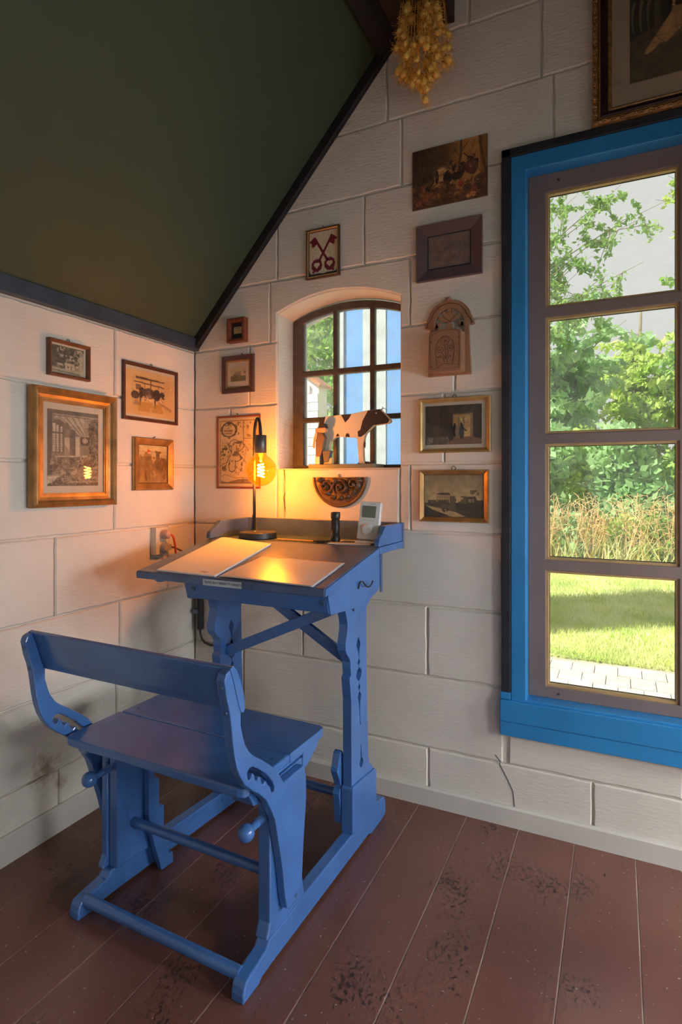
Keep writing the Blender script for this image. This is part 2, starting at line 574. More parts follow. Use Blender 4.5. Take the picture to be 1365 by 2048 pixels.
# ceiling: two sloping dark panels
nrm = Vector((-SL, 0, 1)).normalized()
def slope_panel(name, x0, x1, lab):
    off = 0.058
    za, zb = EAVE + SL * x0 + off, EAVE + SL * x1 + off
    mb = MB().add([(x0, -D, za), (x1, -D, zb), (x1, 0.0, zb), (x0, 0.0, za), (x0, -D, za + 0.04), (x1, -D, zb + 0.04), (x1, 0.0, zb + 0.04), (x0, 0.0, za + 0.04)],
                  [(0, 1, 2, 3), (4, 7, 6, 5), (0, 4, 5, 1), (1, 5, 6, 2), (2, 6, 7, 3), (3, 7, 4, 0)])
    return struct(name, mb, M['ceiling'], lab)
slope_panel('ceiling', -0.02, RIDGE, 'smooth dark green sloping ceiling panel')
mb = MB()
za, zb = EAVE + SL * RIDGE + 0.058, EAVE + 0.058 - SL * 0.02
mb.add([(RIDGE, -D, za), (W + 0.02, -D, zb), (W + 0.02, 0.0, zb), (RIDGE, 0.0, za), (RIDGE, -D, za + 0.04), (W + 0.02, -D, zb + 0.04), (W + 0.02, 0.0, zb + 0.04), (RIDGE, 0.0, za + 0.04)],
       [(0, 1, 2, 3), (4, 7, 6, 5), (0, 4, 5, 1), (1, 5, 6, 2), (2, 6, 7, 3), (3, 7, 4, 0)])
struct('ceiling_right', mb, M['ceiling'], 'dark sloping ceiling panel of the far roof side')
# outer roof covering so that no daylight leaks in
mb = MB().add([(-0.5, -D - 0.4, EAVE - 0.35), (RIDGE, -D - 0.4, EAVE + SL * RIDGE + 0.25), (RIDGE, 0.3, EAVE + SL * RIDGE + 0.25), (-0.5, 0.3, EAVE - 0.35),
               (W + 0.5, -D - 0.4, EAVE - 0.35), (W + 0.5, 0.3, EAVE - 0.35)], [(0, 1, 2, 3), (1, 4, 5, 2)])
ro = struct('roof', mb, mat('roof_tiles', (0.25, 0.09, 0.05), 0.8), 'tiled roof over the room')
so = ro.modifiers.new('thick', 'SOLIDIFY'); so.thickness = 0.06

# trims
struct('trim_1', MB().box(0.0, 0.028, -D, -0.0, 1.787, 1.842), M['navy_trim'], 'dark navy painted cornice board at the foot of the sloping ceiling', bevel=0.002)
t0, t1 = 0.018, 0.957
d1 = 0.060
mb = MB().add([(t0, -0.026, EAVE + SL * t0), (t1, -0.026, EAVE + SL * t1), (t1, -0.026, EAVE + SL * t1 + d1), (t0, -0.026, EAVE + SL * t0 + d1),
               (t0, -0.0, EAVE + SL * t0), (t1, -0.0, EAVE + SL * t1), (t1, -0.0, EAVE + SL * t1 + d1), (t0, -0.0, EAVE + SL * t0 + d1)],
              [(0, 1, 2, 3), (4, 7, 6, 5), (0, 4, 5, 1), (1, 5, 6, 2), (2, 6, 7, 3), (3, 7, 4, 0)])
struct('trim_2', mb, M['black_trim'], 'black sloping batten between gable wall and ceiling', bevel=0.003)
mb = MB().plate([(0.915, 2.812), (0.96, 2.842), (0.987, 2.872), (0.987, 2.92), (0.915, 2.86)], -D, -0.0, (), 'xz')
struct('trim_3', mb, M['black_trim'], 'black batten along the upper edge of the ceiling panel', bevel=0.003)
struct('trim_4', MB().box(0.985, 1.2, -D, 0.0, 2.868, 3.0), M['beam'], 'dark brown roof purlin across the room', bevel=0.004)

# ------------------------------------------------------------------ large window
wb = struct('window_1', MB().plate([(1.402, 0.40), (2.418, 0.40), (2.418, 2.318), (1.402, 2.318)], -0.022, 0.10,
            [[(1.452, 0.452), (2.368, 0.452), (2.368, 2.262), (1.452, 2.262)]], 'xz'), M['win_blue'], 'tall bright blue framed window with two rows of four panes', bevel=0.003)
MB().box(1.366, 2.452, -0.034, 0.03, 0.372, 0.445).build('sill', M['win_blue'], wb, bevel=0.003)
MB().box(1.366, 2.452, -0.03, 0.03, 0.322, 0.371).build('apron_board', M['win_blue'], wb, bevel=0.002)
MB().box(1.37, 1.401, -0.024, 0.02, 0.47, 2.346).build('batten', M['win_black'], wb, bevel=0.003)
MB().box(1.37, 2.45, -0.024, 0.02, 2.3185, 2.348).build('batten', M['win_black'], wb, bevel=0.003)
MB().box(2.419, 2.45, -0.024, 0.02, 0.47, 2.318).build('batten', M['win_black'], wb, bevel=0.003)
MB().box(1.367, 1.401, -0.026, 0.02, 0.446, 0.47).build('batten', M['win_blue'], wb, bevel=0.002)
for (sx0, sx1) in ((1.452, 1.96), (1.96, 2.368)):
    gx0, gx1 = sx0 + 0.058, sx1 - 0.05
    holes = []
    zr = [(0.491, 0.891), (0.929, 1.329), (1.364, 1.766), (1.801, 2.199)]
    for a, b in zr:
        holes.append([(gx0, a), (gx1, a), (gx1, b), (gx0, b)])
    ca = MB().plate([(sx0, 0.452), (sx1, 0.452), (sx1, 2.262), (sx0, 2.262)], 0.035, 0.075, holes, 'xz').build('casement', M['sash'], wb, bevel=0.002)
    for a, b in zr:
        MB().plate([(gx0 - 0.001, a - 0.001), (gx1 + 0.001, a - 0.001), (gx1 + 0.001, b + 0.001), (gx0 - 0.001, b + 0.001)], 0.042, 0.064,
                   [[(gx0 + 0.009, a + 0.008), (gx1 - 0.009, a + 0.008), (gx1 - 0.009, b - 0.008), (gx0 + 0.009, b - 0.008)]], 'xz').build('glazing_bead', M['bead'], ca, bevel=0.001, seg=1)
        MB().plate([(gx0 + 0.008, a + 0.007), (gx1 - 0.008, a + 0.007), (gx1 - 0.008, b - 0.007), (gx0 + 0.008, b - 0.007)], 0.0605, 0.0635,
                   [[(gx0 + 0.011, a + 0.010), (gx1 - 0.011, a + 0.010), (gx1 - 0.011, b - 0.010), (gx0 + 0.011, b - 0.010)]], 'xz').build('glazing_seal', M['putty'], ca)
        MB().box(gx0 + 0.0005, gx1 - 0.0005, 0.065, 0.069, a + 0.0005, b - 0.0005).build('pane', M['pane'], ca)
    for z in (2.232, 0.47):
        MB().sphere((sx0 + 0.1, 0.0345, z), 0.004, 8, 5).build('nail_head', M['putty'], ca)

# ------------------------------------------------------------------ small arched iron window
ax0, ax1, az0 = 0.4425, 0.9875, 1.2525
fo = [(ax0, az0), (ax1, az0)] + [(x, z - 0.001) for x, z in arch_pts(ax0, ax1, 1.9, 0.058)][::-1]
ci = [0.495, 0.64, 0.66, 0.81, 0.83, 0.962]
zi = [1.268, 1.455, 1.476, 1.655, 1.679]
def arch_z(x):
    t = 2 * (x - ax0) / (ax1 - ax0) - 1
    return 1.872 + 0.052 * (1 - t * t)
holes = []
for c_ in range(3):
    xa, xb = ci[2 * c_], ci[2 * c_ + 1]
    holes.append([(xa, zi[0]), (xb, zi[0]), (xb, zi[1]), (xa, zi[1])])
    holes.append([(xa, zi[2]), (xb, zi[2]), (xb, zi[3]), (xa, zi[3])])
    top = [(xa + (xb - xa) * t / 5, arch_z(xa + (xb - xa) * t / 5)) for t in range(6)]
    holes.append([(xa, zi[4]), (xb, zi[4])] + top[::-1])
ws = struct('window_2', MB().plate(fo, 0.128, 0.158, holes, 'xz'), M['iron'], 'small arched iron window with nine panes in a deep white reveal', bevel=0.004)
for h in holes:
    MB().plate(inset(h, 0.0003), 0.14, 0.143, (), 'xz').build('pane', M['old_pane'], ws)
# ------------------------------------------------------------------ the blue school desk with its bench
M['blue'] = mat('blue_gloss_paint', (0.052, 0.148, 0.40), 0.2, var=0.12, scale=7, bump=0.12, bscale=45, spec=0.6)
M['blue_top'] = mat('worn_blue_top_paint', (0.07, 0.105, 0.21), 0.3, var=0.2, scale=9, bump=0.3, bscale=45, second=(0.1, 0.15, 0.28))
M['steel'] = mat('dull_steel', (0.18, 0.2, 0.26), 0.4, metal=0.7)
M['screw'] = mat('painted_screw', (0.04, 0.09, 0.2), 0.35)
M['black_plastic'] = mat('black_plastic', (0.022, 0.021, 0.022), 0.4, var=0.15)

desk = thing('school_desk', 'blue painted wooden school desk with attached bench and sloping top in the corner', 'desk', (0.963, -0.977, 0), R(-1.3))
BL = M['blue']
def lu(v, z=0.0):
    """outer side of the left frame: it splays a little towards the bench end"""
    return -0.034 * max(0.0, 1 - v / 0.6)
def shearL(x, y, z):
    return (x + lu(y), y, z)

foot_prof = [(0.0, 0.0), (0.0, 0.02), (0.004, 0.034), (0.011, 0.045), (0.027, 0.05), (0.057, 0.0545), (0.092, 0.062), (0.107, 0.078), (0.28, 0.08), (0.56, 0.08),
             (0.76, 0.09), (0.79, 0.078), (0.835, 0.072), (0.846, 0.05), (0.846, 0.008), (0.81, 0.0), (0.72, 0.0), (0.70, 0.01), (0.12, 0.01), (0.075, 0.008), (0.062, 0.0)]
MB().plate(foot_prof, -0.036, 0.0).build('foot', BL, desk, bevel=0.004)
MB().plate(foot_prof, -0.556, -0.52).shear(shearL).build('foot', BL, desk, bevel=0.004)

# bench standards
st_prof = [(0.094, 0.081), (0.108, 0.115), (0.108, 0.455), (0.262, 0.458), (0.270, 0.393), (0.267, 0.353), (0.249, 0.295), (0.244, 0.245), (0.257, 0.171), (0.275, 0.081)]
MB().plate(st_prof, -0.036, 0.0).build('bench_standard', BL, desk, bevel=0.004)
MB().plate(st_prof, -0.556, -0.534).shear(lambda x, y, z: (x + lu(y) - 0.006, y, z)).build('bench_standard', BL, desk, bevel=0.004)
# sliding inner boards with stepped brackets
def slide(u0, u1, fn):
    s = MB().plate([(0.114, 0.081), (0.228, 0.081), (0.228, 0.446), (0.114, 0.446)], u0, u1).shear(fn).build('sliding_board', BL, desk, bevel=0.003)
    return s
slide(-0.536, -0.505, lambda x, y, z: (x + lu(y), y, z))
stair = [(0.205, 0.335), (0.226, 0.335), (0.226, 0.298), (0.243, 0.296), (0.246, 0.29), (0.246, 0.205), (0.262, 0.203), (0.265, 0.197), (0.265, 0.128), (0.281, 0.126),
         (0.284, 0.12), (0.284, 0.04), (0.30, 0.038), (0.303, 0.003), (0.256, 0.003), (0.212, 0.15), (0.205, 0.2)]
MB().plate(stair, -0.502, -0.483).shear(lambda x, y, z: (x + lu(y) + 0.004, y, z)).build('stepped_bracket', BL, desk, bevel=0.002)

# clamping screws with ball knobs
def knob(u):
    prof = [(0.0085, 0.0)]
    for i in range(7):
        prof += [(0.0085, i * 0.004 + 0.001), (0.0102, i * 0.004 + 0.002), (0.0085, i * 0.004 + 0.003)]
    prof += [(0.010, 0.032), (0.0095, 0.058)]
    k_ = MB().lathe([(r_, -h) for r_, h in prof], 14, (0, 0, 0), 'y').build('clamp_screw', BL, desk, smooth=True, loc=(u, 0.108, 0.372))
    MB().sphere((0, -0.073, 0), 0.0205, 20, 14).build('ball_knob', BL, k_, smooth='all')
knob(-0.018)
knob(-0.552)

# arms that carry the backrest
arm = [(-0.078, 0.796), (-0.092, 0.79), (-0.098, 0.776), (-0.09, 0.737), (-0.082, 0.713), (-0.076, 0.685), (-0.072, 0.658), (-0.068, 0.628), (-0.062, 0.598), (-0.054, 0.572),
       (-0.042, 0.547), (-0.025, 0.522), (0.006, 0.494), (0.03, 0.476), (0.057, 0.449), (0.077, 0.417), (0.096, 0.381), (0.112, 0.314), (0.125, 0.26), (0.134, 0.209), (0.139, 0.172), (0.15, 0.132),
       (0.158, 0.124), (0.2, 0.126), (0.222, 0.16), (0.23, 0.25), (0.236, 0.3), (0.244, 0.36), (0.243, 0.42), (0.232, 0.455), (0.134, 0.455), (0.122, 0.472), (0.098, 0.504),
       (0.067, 0.531), (0.037, 0.554), (0.006, 0.576), (-0.01, 0.592), (-0.025, 0.615), (-0.033, 0.637), (-0.040, 0.663), (-0.040, 0.69), (-0.049, 0.71), (-0.066, 0.764)]
slot = [(-0.015, 0.534), (-0.017, 0.546), (-0.008, 0.553), (0.004, 0.551), (0.025, 0.537), (0.057, 0.511), (0.083, 0.482), (0.094, 0.461), (0.089, 0.452), (0.080, 0.457), (0.073, 0.474),
        (0.063, 0.484), (0.055, 0.497), (0.047, 0.491), (0.040, 0.496), (0.034, 0.514), (0.027, 0.519), (0.021, 0.511), (0.014, 0.516), (0.009, 0.532), (0.001, 0.539), (-0.004, 0.527), (-0.011, 0.527)]
MB().plate(arm, 0.001, 0.024, [slot]).build('arm', BL, desk, bevel=0.003)
def shearA(x, y, z):
    return (x + (-0.052 if z > 0.46 else -0.052 + (0.46 - z) / 0.34 * 0.042), y, z)
MB().plate(arm, -0.604, -0.581, [slot]).shear(shearA).build('arm', BL, desk, bevel=0.003)
# backrest board, rounded at top and ends
br = [(-0.078, 0.7965), (-0.066, 0.8), (-0.055, 0.79), (-0.042, 0.765), (-0.031, 0.738), (-0.025, 0.712), (-0.025, 0.692), (-0.031, 0.685), (-0.039, 0.690), (-0.048, 0.71), (-0.065, 0.764)]
MB().plate(br, -0.655, 0.024).build('backrest', BL, desk, bevel=0.003)
for (u, v, z) in ((0.012, -0.094, 0.76), (0.012, -0.079, 0.70), (-0.645, -0.094, 0.76), (-0.645, -0.079, 0.70)):
    MB().lathe([(0.0055, 0.004), (0.0055, -0.0005), (0.004, -0.0025)], 10, (u, v, z), 'y').build('screw', M['screw'], desk)

# seat: two boards on cleats
def seat_board(v0, v1, cf, cb):
    c = 0.02
    p = [(-0.622, v0), (-0.004, v0), (-0.004, v1), (-0.622, v1)]
    o = []
    u0, u1 = -0.622, -0.004
    if cf: o += [(u0, v0 + c), (u0 + 0.006, v0 + 0.006), (u0 + c, v0), (u1 - c, v0), (u1 - 0.006, v0 + 0.006), (u1, v0 + c)]
    else: o += [(u0, v0), (u1, v0)]
    if cb: o += [(u1, v1 - c), (u1 - 0.006, v1 - 0.006), (u1 - c, v1), (u0 + c, v1), (u0 + 0.006, v1 - 0.006), (u0, v1 - c)]
    else: o += [(u1, v1), (u0, v1)]
    MB().plate(o, 0.464, 0.488, (), 'xy').build('seat_board', BL, desk, bevel=0.007, seg=3)
seat_board(0.008, 0.207, True, False)
seat_board(0.2095, 0.402, False, True)
cleat = [(0.03, 0.4645), (0.37, 0.4645), (0.358, 0.45), (0.325, 0.43), (0.30, 0.418), (0.276, 0.415), (0.276, 0.4575), (0.1, 0.4575), (0.1, 0.42), (0.05, 0.43)]
MB().plate(cleat, -0.068, -0.006).build('seat_cleat', BL, desk, bevel=0.003)
MB().plate(cleat, -0.612, -0.575).build('seat_cleat', BL, desk, bevel=0.003)
for (u, v) in ((-0.035, 0.37), (-0.03, 0.16), (-0.59, 0.05), (-0.59, 0.15), (-0.59, 0.25)):
    MB().lathe([(0.0045, -0.001), (0.0045, 0.0006), (0.003, 0.001)], 10, (u, v, 0.488)).build('screw', M['screw'], desk)
for (u, v, z) in ((0.0, 0.252, 0.437), (0.024, 0.19, 0.14), (0.0, 0.585, 0.79)):
    MB().lathe([(0.0058, -0.002), (0.0058, 0.001), (0.004, 0.0018)], 10, (u, v, z), 'x').build('screw', M['screw'], desk)

# rods between the sides
MB().tube([(-0.548, 0.172, 0.19), (-0.03, 0.172, 0.19)], 0.0135, 18).build('stretcher', BL, desk, smooth=True)
MB().tube([(-0.56, 0.030, 0.04), (-0.03, 0.030, 0.04)], 0.0155, 18).build('stretcher', BL, desk, smooth=True)
MB().tube([(-0.53, 0.68, 0.135), (-0.03, 0.68, 0.135)], 0.0145, 18).build('stretcher', BL, desk, smooth=True)

# desk uprights with fretwork
upr = [(0.575, 0.05), (0.573, 0.252), (0.570, 0.507), (0.559, 0.577), (0.570, 0.586), (0.5655, 0.61), (0.566, 0.627), (0.556, 0.643), (0.541, 0.657), (0.532, 0.672), (0.531, 0.691), (0.537, 0.712), (0.544, 0.731),
       (0.545, 0.75), (0.541, 0.768), (0.532, 0.79), (0.528, 0.80), (0.52, 0.80), (0.52, 0.86), (0.70, 0.86), (0.70, 0.795), (0.687, 0.777), (0.685, 0.719), (0.689, 0.55), (0.697, 0.38), (0.703, 0.27), (0.712, 0.245), (0.739, 0.224), (0.739, 0.05)]
def fret(spec):
    Lf = [(c - h, z) for z, c, h in spec]
    Rt = [(c + h, z) for z, c, h in spec]
    return Lf + Rt[::-1]
f1 = fret([(0.694, 0.624, 0.0008), (0.669, 0.6255, 0.015), (0.65, 0.627, 0.006), (0.633, 0.628, 0.0018), (0.6185, 0.628, 0.0016), (0.615, 0.628, 0.006), (0.61, 0.628, 0.0085), (0.605, 0.628, 0.006), (0.601, 0.628, 0.0016), (0.591, 0.6285, 0.0016),
           (0.586, 0.629, 0.012), (0.577, 0.6295, 0.019), (0.57, 0.63, 0.0205), (0.562, 0.63, 0.018), (0.554, 0.63, 0.010), (0.55, 0.63, 0.0016), (0.536, 0.631, 0.0016), (0.533, 0.631, 0.006), (0.527, 0.6315, 0.0085), (0.522, 0.6315, 0.006), (0.519, 0.632, 0.0016),
           (0.513, 0.632, 0.002), (0.499, 0.633, 0.014), (0.475, 0.634, 0.005), (0.453, 0.635, 0.0024), (0.412, 0.639, 0.0018), (0.406, 0.64, 0.003), (0.403, 0.64, 0.001)])
f2 = fret([(0.336, 0.644, 0.001), (0.333, 0.644, 0.0028), (0.328, 0.644, 0.0016), (0.31, 0.645, 0.0035), (0.296, 0.646, 0.0045), (0.292, 0.646, 0.0018), (0.287, 0.647, 0.008), (0.28, 0.6475, 0.0135), (0.273, 0.648, 0.0145), (0.265, 0.648, 0.011), (0.258, 0.648, 0.002)])
for u0 in (-0.036, -0.556):
    MB().plate(upr, u0 + (0.002 if u0 > -0.1 else 0.0), u0 + 0.036 - (0.004 if u0 > -0.1 else 0.0), [f1, f2]).build('upright', BL, desk, bevel=0.0025)
    # shoe block round the foot of the upright
    MB().plate([(0.568, 0.0795), (0.568, 0.222), (0.576, 0.23), (0.748, 0.212), (0.756, 0.204), (0.756, 0.092), (0.7, 0.085)], u0 - 0.003, u0 + 0.039).build('shoe_block', BL, desk, bevel=0.003)
    # side cheek under the desk top
    ch = [(0.425, 0.805), (0.409, 0.862), (0.41, 0.8725), (0.71, 0.934), (0.80, 0.9455), (0.797, 0.86), (0.79, 0.832), (0.775, 0.818), (0.745, 0.81), (0.72, 0.805), (0.70, 0.792), (0.684, 0.785), (0.53, 0.797)]
    MB().plate(ch, u0 + 0.006 if u0 < -0.1 else u0 + 0.004, u0 + 0.037).build('cheek', BL, desk, bevel=0.003)
# shaped foot brace behind the right upright
MB().plate([(0.60, 0.10), (0.60, 0.30), (0.58, 0.335), (0.565, 0.33), (0.552, 0.29), (0.545, 0.28), (0.56, 0.25), (0.575, 0.22), (0.56, 0.2), (0.565, 0.17), (0.575, 0.1)], -0.066, -0.041).build('brace_scroll', BL, desk, bevel=0.002)

# apron and X-brace
MB().add([(-0.535, 0.408, 0.868), (-0.004, 0.408, 0.868), (-0.004, 0.421, 0.809), (-0.528, 0.421, 0.809), (-0.535, 0.43, 0.872), (-0.004, 0.43, 0.872), (-0.004, 0.441, 0.809), (-0.528, 0.441, 0.809)],
         [(0, 1, 2, 3), (4, 7, 6, 5), (0, 4, 5, 1), (1, 5, 6, 2), (2, 6, 7, 3), (3, 7, 4, 0)]).build('apron', BL, desk, bevel=0.003)
def bar(p, q, w, v0, v1):
    a, b = Vector(p), Vector(q)
    n_ = Vector((-(b - a).y, (b - a).x)).normalized() * (w / 2)
    return [tuple(a - n_), tuple(b - n_), tuple(b + n_), tuple(a + n_)], v0, v1
for (p, q, v0, v1) in (((-0.52, 0.585), (-0.03, 0.805), 0.594, 0.611), ((-0.40, 0.82), (-0.03, 0.61), 0.612, 0.629)):
    o, a, b = bar(p, q, 0.036, v0, v1)
    MB().plate(o, a, b, (), 'xz').build('cross_brace', BL, desk, bevel=0.002)

# sloping top, flat shelf, rim
def zt(v):
    return 0.900 + (v - 0.333) * (0.977 - 0.900) / (0.715 - 0.333)
U0, U1 = -0.69, 0.028
t = 0.024
def sec(v0, v1, z0, z1, th):
    return [(v0, z0 - th), (v1, z1 - th), (v1, z1), (v0, z0)]
top = MB().plate([(0.333, 0.901 - 0.026), (0.714, 0.977 - 0.024), (0.714, 0.977), (0.34, zt(0.34)), (0.333, 0.898)], U0, U1).build('sloping_top', M['blue_top'], desk, bevel=0.004, seg=3)
shelf = MB().plate(sec(0.7155, 0.945, 0.977, 0.977, 0.024), U0, U1).build('shelf', M['blue_top'], desk, bevel=0.002)
MB().plate([(0.39, 0.868), (0.70, 0.9285), (0.70, 0.952), (0.36, 0.8825), (0.36, 0.877)], 0.0015, 0.018).build('top_moulding', BL, desk, bevel=0.004)
MB().plate([(0.335, 0.877), (0.713, 0.9535), (0.713, 0.9755), (0.337, 0.8985)], U1 + 0.0003, U1 + 0.004).build('edge_moulding', BL, desk, bevel=0.0015)
MB().plate([(0.7165, 0.9535), (0.934, 0.9535), (0.934, 0.9765), (0.7165, 0.9765)], U1 + 0.0003, U1 + 0.004).build('edge_moulding', BL, desk, bevel=0.0015)
# carved out pen groove lines
rim = MB().box(U0, U1 + 0.004, 0.935, 0.952, 0.95, 1.046).build('back_rim', M['blue_top'], desk, bevel=0.002)
ck = [(0.716, 0.9775), (0.716, 0.99), (0.722, 1.004), (0.735, 1.012), (0.75, 1.020), (0.762, 1.034), (0.772, 1.043), (0.78, 1.045), (0.934, 1.045), (0.934, 0.9775)]
MB().plate(ck, U1 - 0.017, U1 + 0.001).build('rim_cheek', BL, desk, bevel=0.004)
MB().plate([(a + (-0.03 if a < 0.76 else -0.02 if a < 0.8 else 0), b) for a, b in ck], U0 + 0.001, U0 + 0.02).build('rim_cheek', M['blue_top'], desk, bevel=0.004)
MB().box(-0.22, -0.145, 0.722, 0.7275, 0.9765, 0.9782).build('pen_groove', M['black_plastic'], desk)
MB().box(-0.46, -0.24, 0.742, 0.747, 0.9765, 0.9779).build('pen_groove', M['black_plastic'], desk)
# back board closing the box
MB().box(-0.52, -0.036, 0.79, 0.81, 0.80, 0.952).build('back_board', BL, desk, bevel=0.002)
MB().box(0.0, 0.004, 0.79, 0.806, 0.81, 0.945).build('corner_strip', M['screw'], desk, bevel=0.001)
# coat hook, bolts and round latch
MB().tube([(0.004, 0.609, 0.852), (0.006, 0.610, 0.868), (0.008, 0.615, 0.875), (0.012, 0.625, 0.874), (0.016, 0.64, 0.858), (0.018, 0.652, 0.853), (0.02, 0.666, 0.854), (0.022, 0.677, 0.864), (0.022, 0.681, 0.869)], 0.0026, 8).build('hook', M['black_plastic'], desk, smooth=True)
MB().lathe([(0.022, 0.0), (0.022, -0.008), (0.014, -0.014)], 18, (-0.605, 0.362, 0.8815)).build('latch', BL, desk, smooth=True)
for u in (-0.512, -0.022):
    MB().lathe([(0.0085, 0.002), (0.0085, -0.002), (0.006, -0.003)], 12, (u, 0.413, 0.842), 'y').build('screw', M['screw'], desk)

# ------------------------------------------------------------------ lettering helper
def lettering(text, size, material, parent, loc, rot, name='lettering', align='CENTER'):
    cu = bpy.data.curves.new('txt', 'FONT')
    cu.body = text
    cu.size = size
    cu.align_x = align
    cu.align_y = 'CENTER'
    cu.extrude = 0.0002
    cu.resolution_u = 3
    ob = bpy.data.objects.new('txt', cu)
    COL.objects.link(ob)
    dg = bpy.context.evaluated_depsgraph_get()
    me = bpy.data.meshes.new_from_object(ob.evaluated_get(dg))
    bpy.data.objects.remove(ob)
    bpy.data.curves.remove(cu)
    me.materials.clear()
    o = link(name, me, material, parent)
    o.location = loc
    o.rotation_euler = rot
    return o
M['ink'] = mat('dark_ink', (0.03, 0.03, 0.035), 0.7)
M['tape'] = mat('pale_label_tape', (0.50, 0.56, 0.63), 0.4)
# label tape stuck on the front edge of the top
lb = MB().box(-0.403, -0.255, -0.0006, 0.0006, 0.878, 0.8975).build('label_tape', M['tape'], desk, loc=(0, 0.3325, -0.0015))
lettering('NLMG BATTERIEN TV HANDY', 0.0105, M['ink'], lb, (-0.325, -0.0008, 0.8878), (R(90), 0, 0))
# ------------------------------------------------------------------ things on the desk (desk axes)
_dm = Matrix.Translation((0.963, -0.977, 0)) @ Matrix.Rotation(R(-1.3), 4, 'Z')
def dk(u, v, z):
    return tuple(_dm @ Vector((u, v, z)))
SH = 0.9775
M['paper'] = mat('white_paper', (0.78, 0.77, 0.78), 0.45, var=0.03, scale=4)
M['plastic_sheet'] = mat('glossy_sheet_sleeve', (0.68, 0.64, 0.64), 0.3, var=0.1, scale=9, spec=0.6, bump=0.4, bscale=14)
M['white_plastic'] = mat('white_plastic', (0.66, 0.66, 0.63), 0.35, var=0.03)
M['lcd'] = mat('grey_lcd', (0.16, 0.18, 0.15), 0.2, var=0.06)
M['lamp_metal'] = mat('charcoal_lamp_metal', (0.045, 0.043, 0.042), 0.42, var=0.1, metal=0.2)
M['socket_metal'] = mat('grey_socket_metal', (0.12, 0.11, 0.105), 0.35, metal=0.5)
M['amber'] = glass_mat('amber_bulb_glass', (1.0, 0.72, 0.28), haze=0.012, hazecol=(1, 0.42, 0.05), ior=1.35)
M['filament'] = emit_mat('glowing_filament', (1.0, 0.37, 0.032), 1150.0)
M['brass'] = mat('brass', (0.55, 0.38, 0.14), 0.35, metal=0.9)

# notebook: a small stack of sheets with a cover
slope = math.atan2(0.977 - 0.900, 0.715 - 0.333)
nb = thing('notebook', 'thin white notebook lying on the sloping desk top below the lamp', 'notebook', dk(-0.49, 0.345, zt(0.345) + 0.0005), R(-1.3))
def on_slope(o):
    o.rotation_euler = (slope, 0, 0)
    return o
q = [(-0.117, 0.002), (0.128, -0.004), (0.115, 0.33), (-0.135, 0.375), (-0.142, 0.37)]
on_slope(MB().plate(q, 0.0, 0.0045, (), 'xy').build('pages', M['paper'], nb, bevel=0.0005, seg=1))
q2 = [(-0.118, 0.001), (0.127, -0.005), (0.116, 0.333), (-0.135, 0.377), (-0.143, 0.371)]
cv = on_slope(MB().plate(q2, 0.0047, 0.0055, (), 'xy').build('cover', M['paper'], nb))
MB().box(0.055, 0.083, 0.0155, 0.0195, 0.0055, 0.00575).build('printed_mark', M['lcd'], cv)
sh_ = thing('paper_sheet', 'single sheet in a glossy clear sleeve lying at the front of the desk', 'paper', dk(-0.18, 0.345, zt(0.345) + 0.0004), R(-1.3))
n_, m_ = 26, 18
mb = MB()
vv, ff = [], []
for j in range(m_ + 1):
    for i in range(n_ + 1):
        a, b = i / n_, j / m_
        x = (-0.172 + 0.345 * a) + (0.022 - 0.024 * a) * b
        y = (0.002 - 0.014 * a) + 0.208 * b
        z = 0.0016 + 0.0012 * math.sin(5.1 * a + 2.2 * b) * math.sin(4 * b + 1 + 3 * a)
        vv.append((x, y, max(0.0004, z)))
for j in range(m_):
    for i in range(n_):
        k = j * (n_ + 1) + i
        ff.append((k, k + 1, k + n_ + 2, k + n_ + 1))
o = on_slope(MB().add(vv, ff).build('sheet', M['plastic_sheet'], sh_, smooth='all'))
so = o.modifiers.new('thick', 'SOLIDIFY'); so.thickness = 0.0004

# table lamp
lamp = thing('table_lamp', 'dark metal table lamp with bent neck and glowing amber globe bulb', 'lamp', dk(-0.518, 0.79, SH), R(-1.3))
MB().lathe([(0.0705, 0.0), (0.073, 0.002), (0.073, 0.022), (0.0705, 0.0245), (0.0, 0.0246)], 56).build('base', M['lamp_metal'], lamp, smooth=True)
MB().lathe([(0.009, 0.0245), (0.009, 0.028), (0.006, 0.029)], 16, (-0.017, 0.0, 0)).build('collar', M['brass'], lamp, smooth=True)
# socket hangs in front of the pole: arch runs towards the viewer's right
px_, pz_ = -0.017, 0.40
path = [(px_, 0, 0.024), (px_, 0, 0.20), (px_, 0, 0.385)]
ex, ey = 0.046, -0.022
for i in range(1, 15):
    a = math.pi * i / 14
    k = (1 - math.cos(a)) / 2
    path.append((px_ + ex * k, ey * k, 0.395 + 0.072 * math.sin(a) + 0.0 * k))
path.append((px_ + ex, ey, 0.392))
MB().tube(path, 0.0058, 14).build('pole', M['lamp_metal'], lamp, smooth='all')
sx, sy = px_ + ex, ey
MB().lathe([(0.0, 0.40), (0.0215, 0.4), (0.0225, 0.398), (0.0225, 0.332), (0.021, 0.33), (0.019, 0.33), (0.0, 0.334)][::-1], 28, (sx, sy, 0)).build('socket', M['socket_metal'], lamp, smooth=True)
prof = [(0.0005, 0.203)]
for i in range(1, 13):
    a = math.pi * i / 15.2
    prof.append((0.0605 * math.sin(a), 0.264 - 0.0605 * math.cos(a)))
prof += [(0.024, 0.322), (0.0195, 0.329)]
bulb = MB().lathe(prof, 40, (sx, sy, 0)).build('bulb', M['amber'], lamp, smooth='all')
bm = bmesh.new(); bm.from_mesh(bulb.data)
bmesh.ops.delete(bm, geom=[f for f in bm.faces if len(f.verts) > 4], context='FACES')
bm.to_mesh(bulb.data); bm.free()
sp = []
for i in range(100):
    a = i / 99
    sp.append((0.0125 * math.cos(a * 2 * math.pi * 4), 0.0125 * math.sin(a * 2 * math.pi * 4), 0.237 + 0.052 * a))
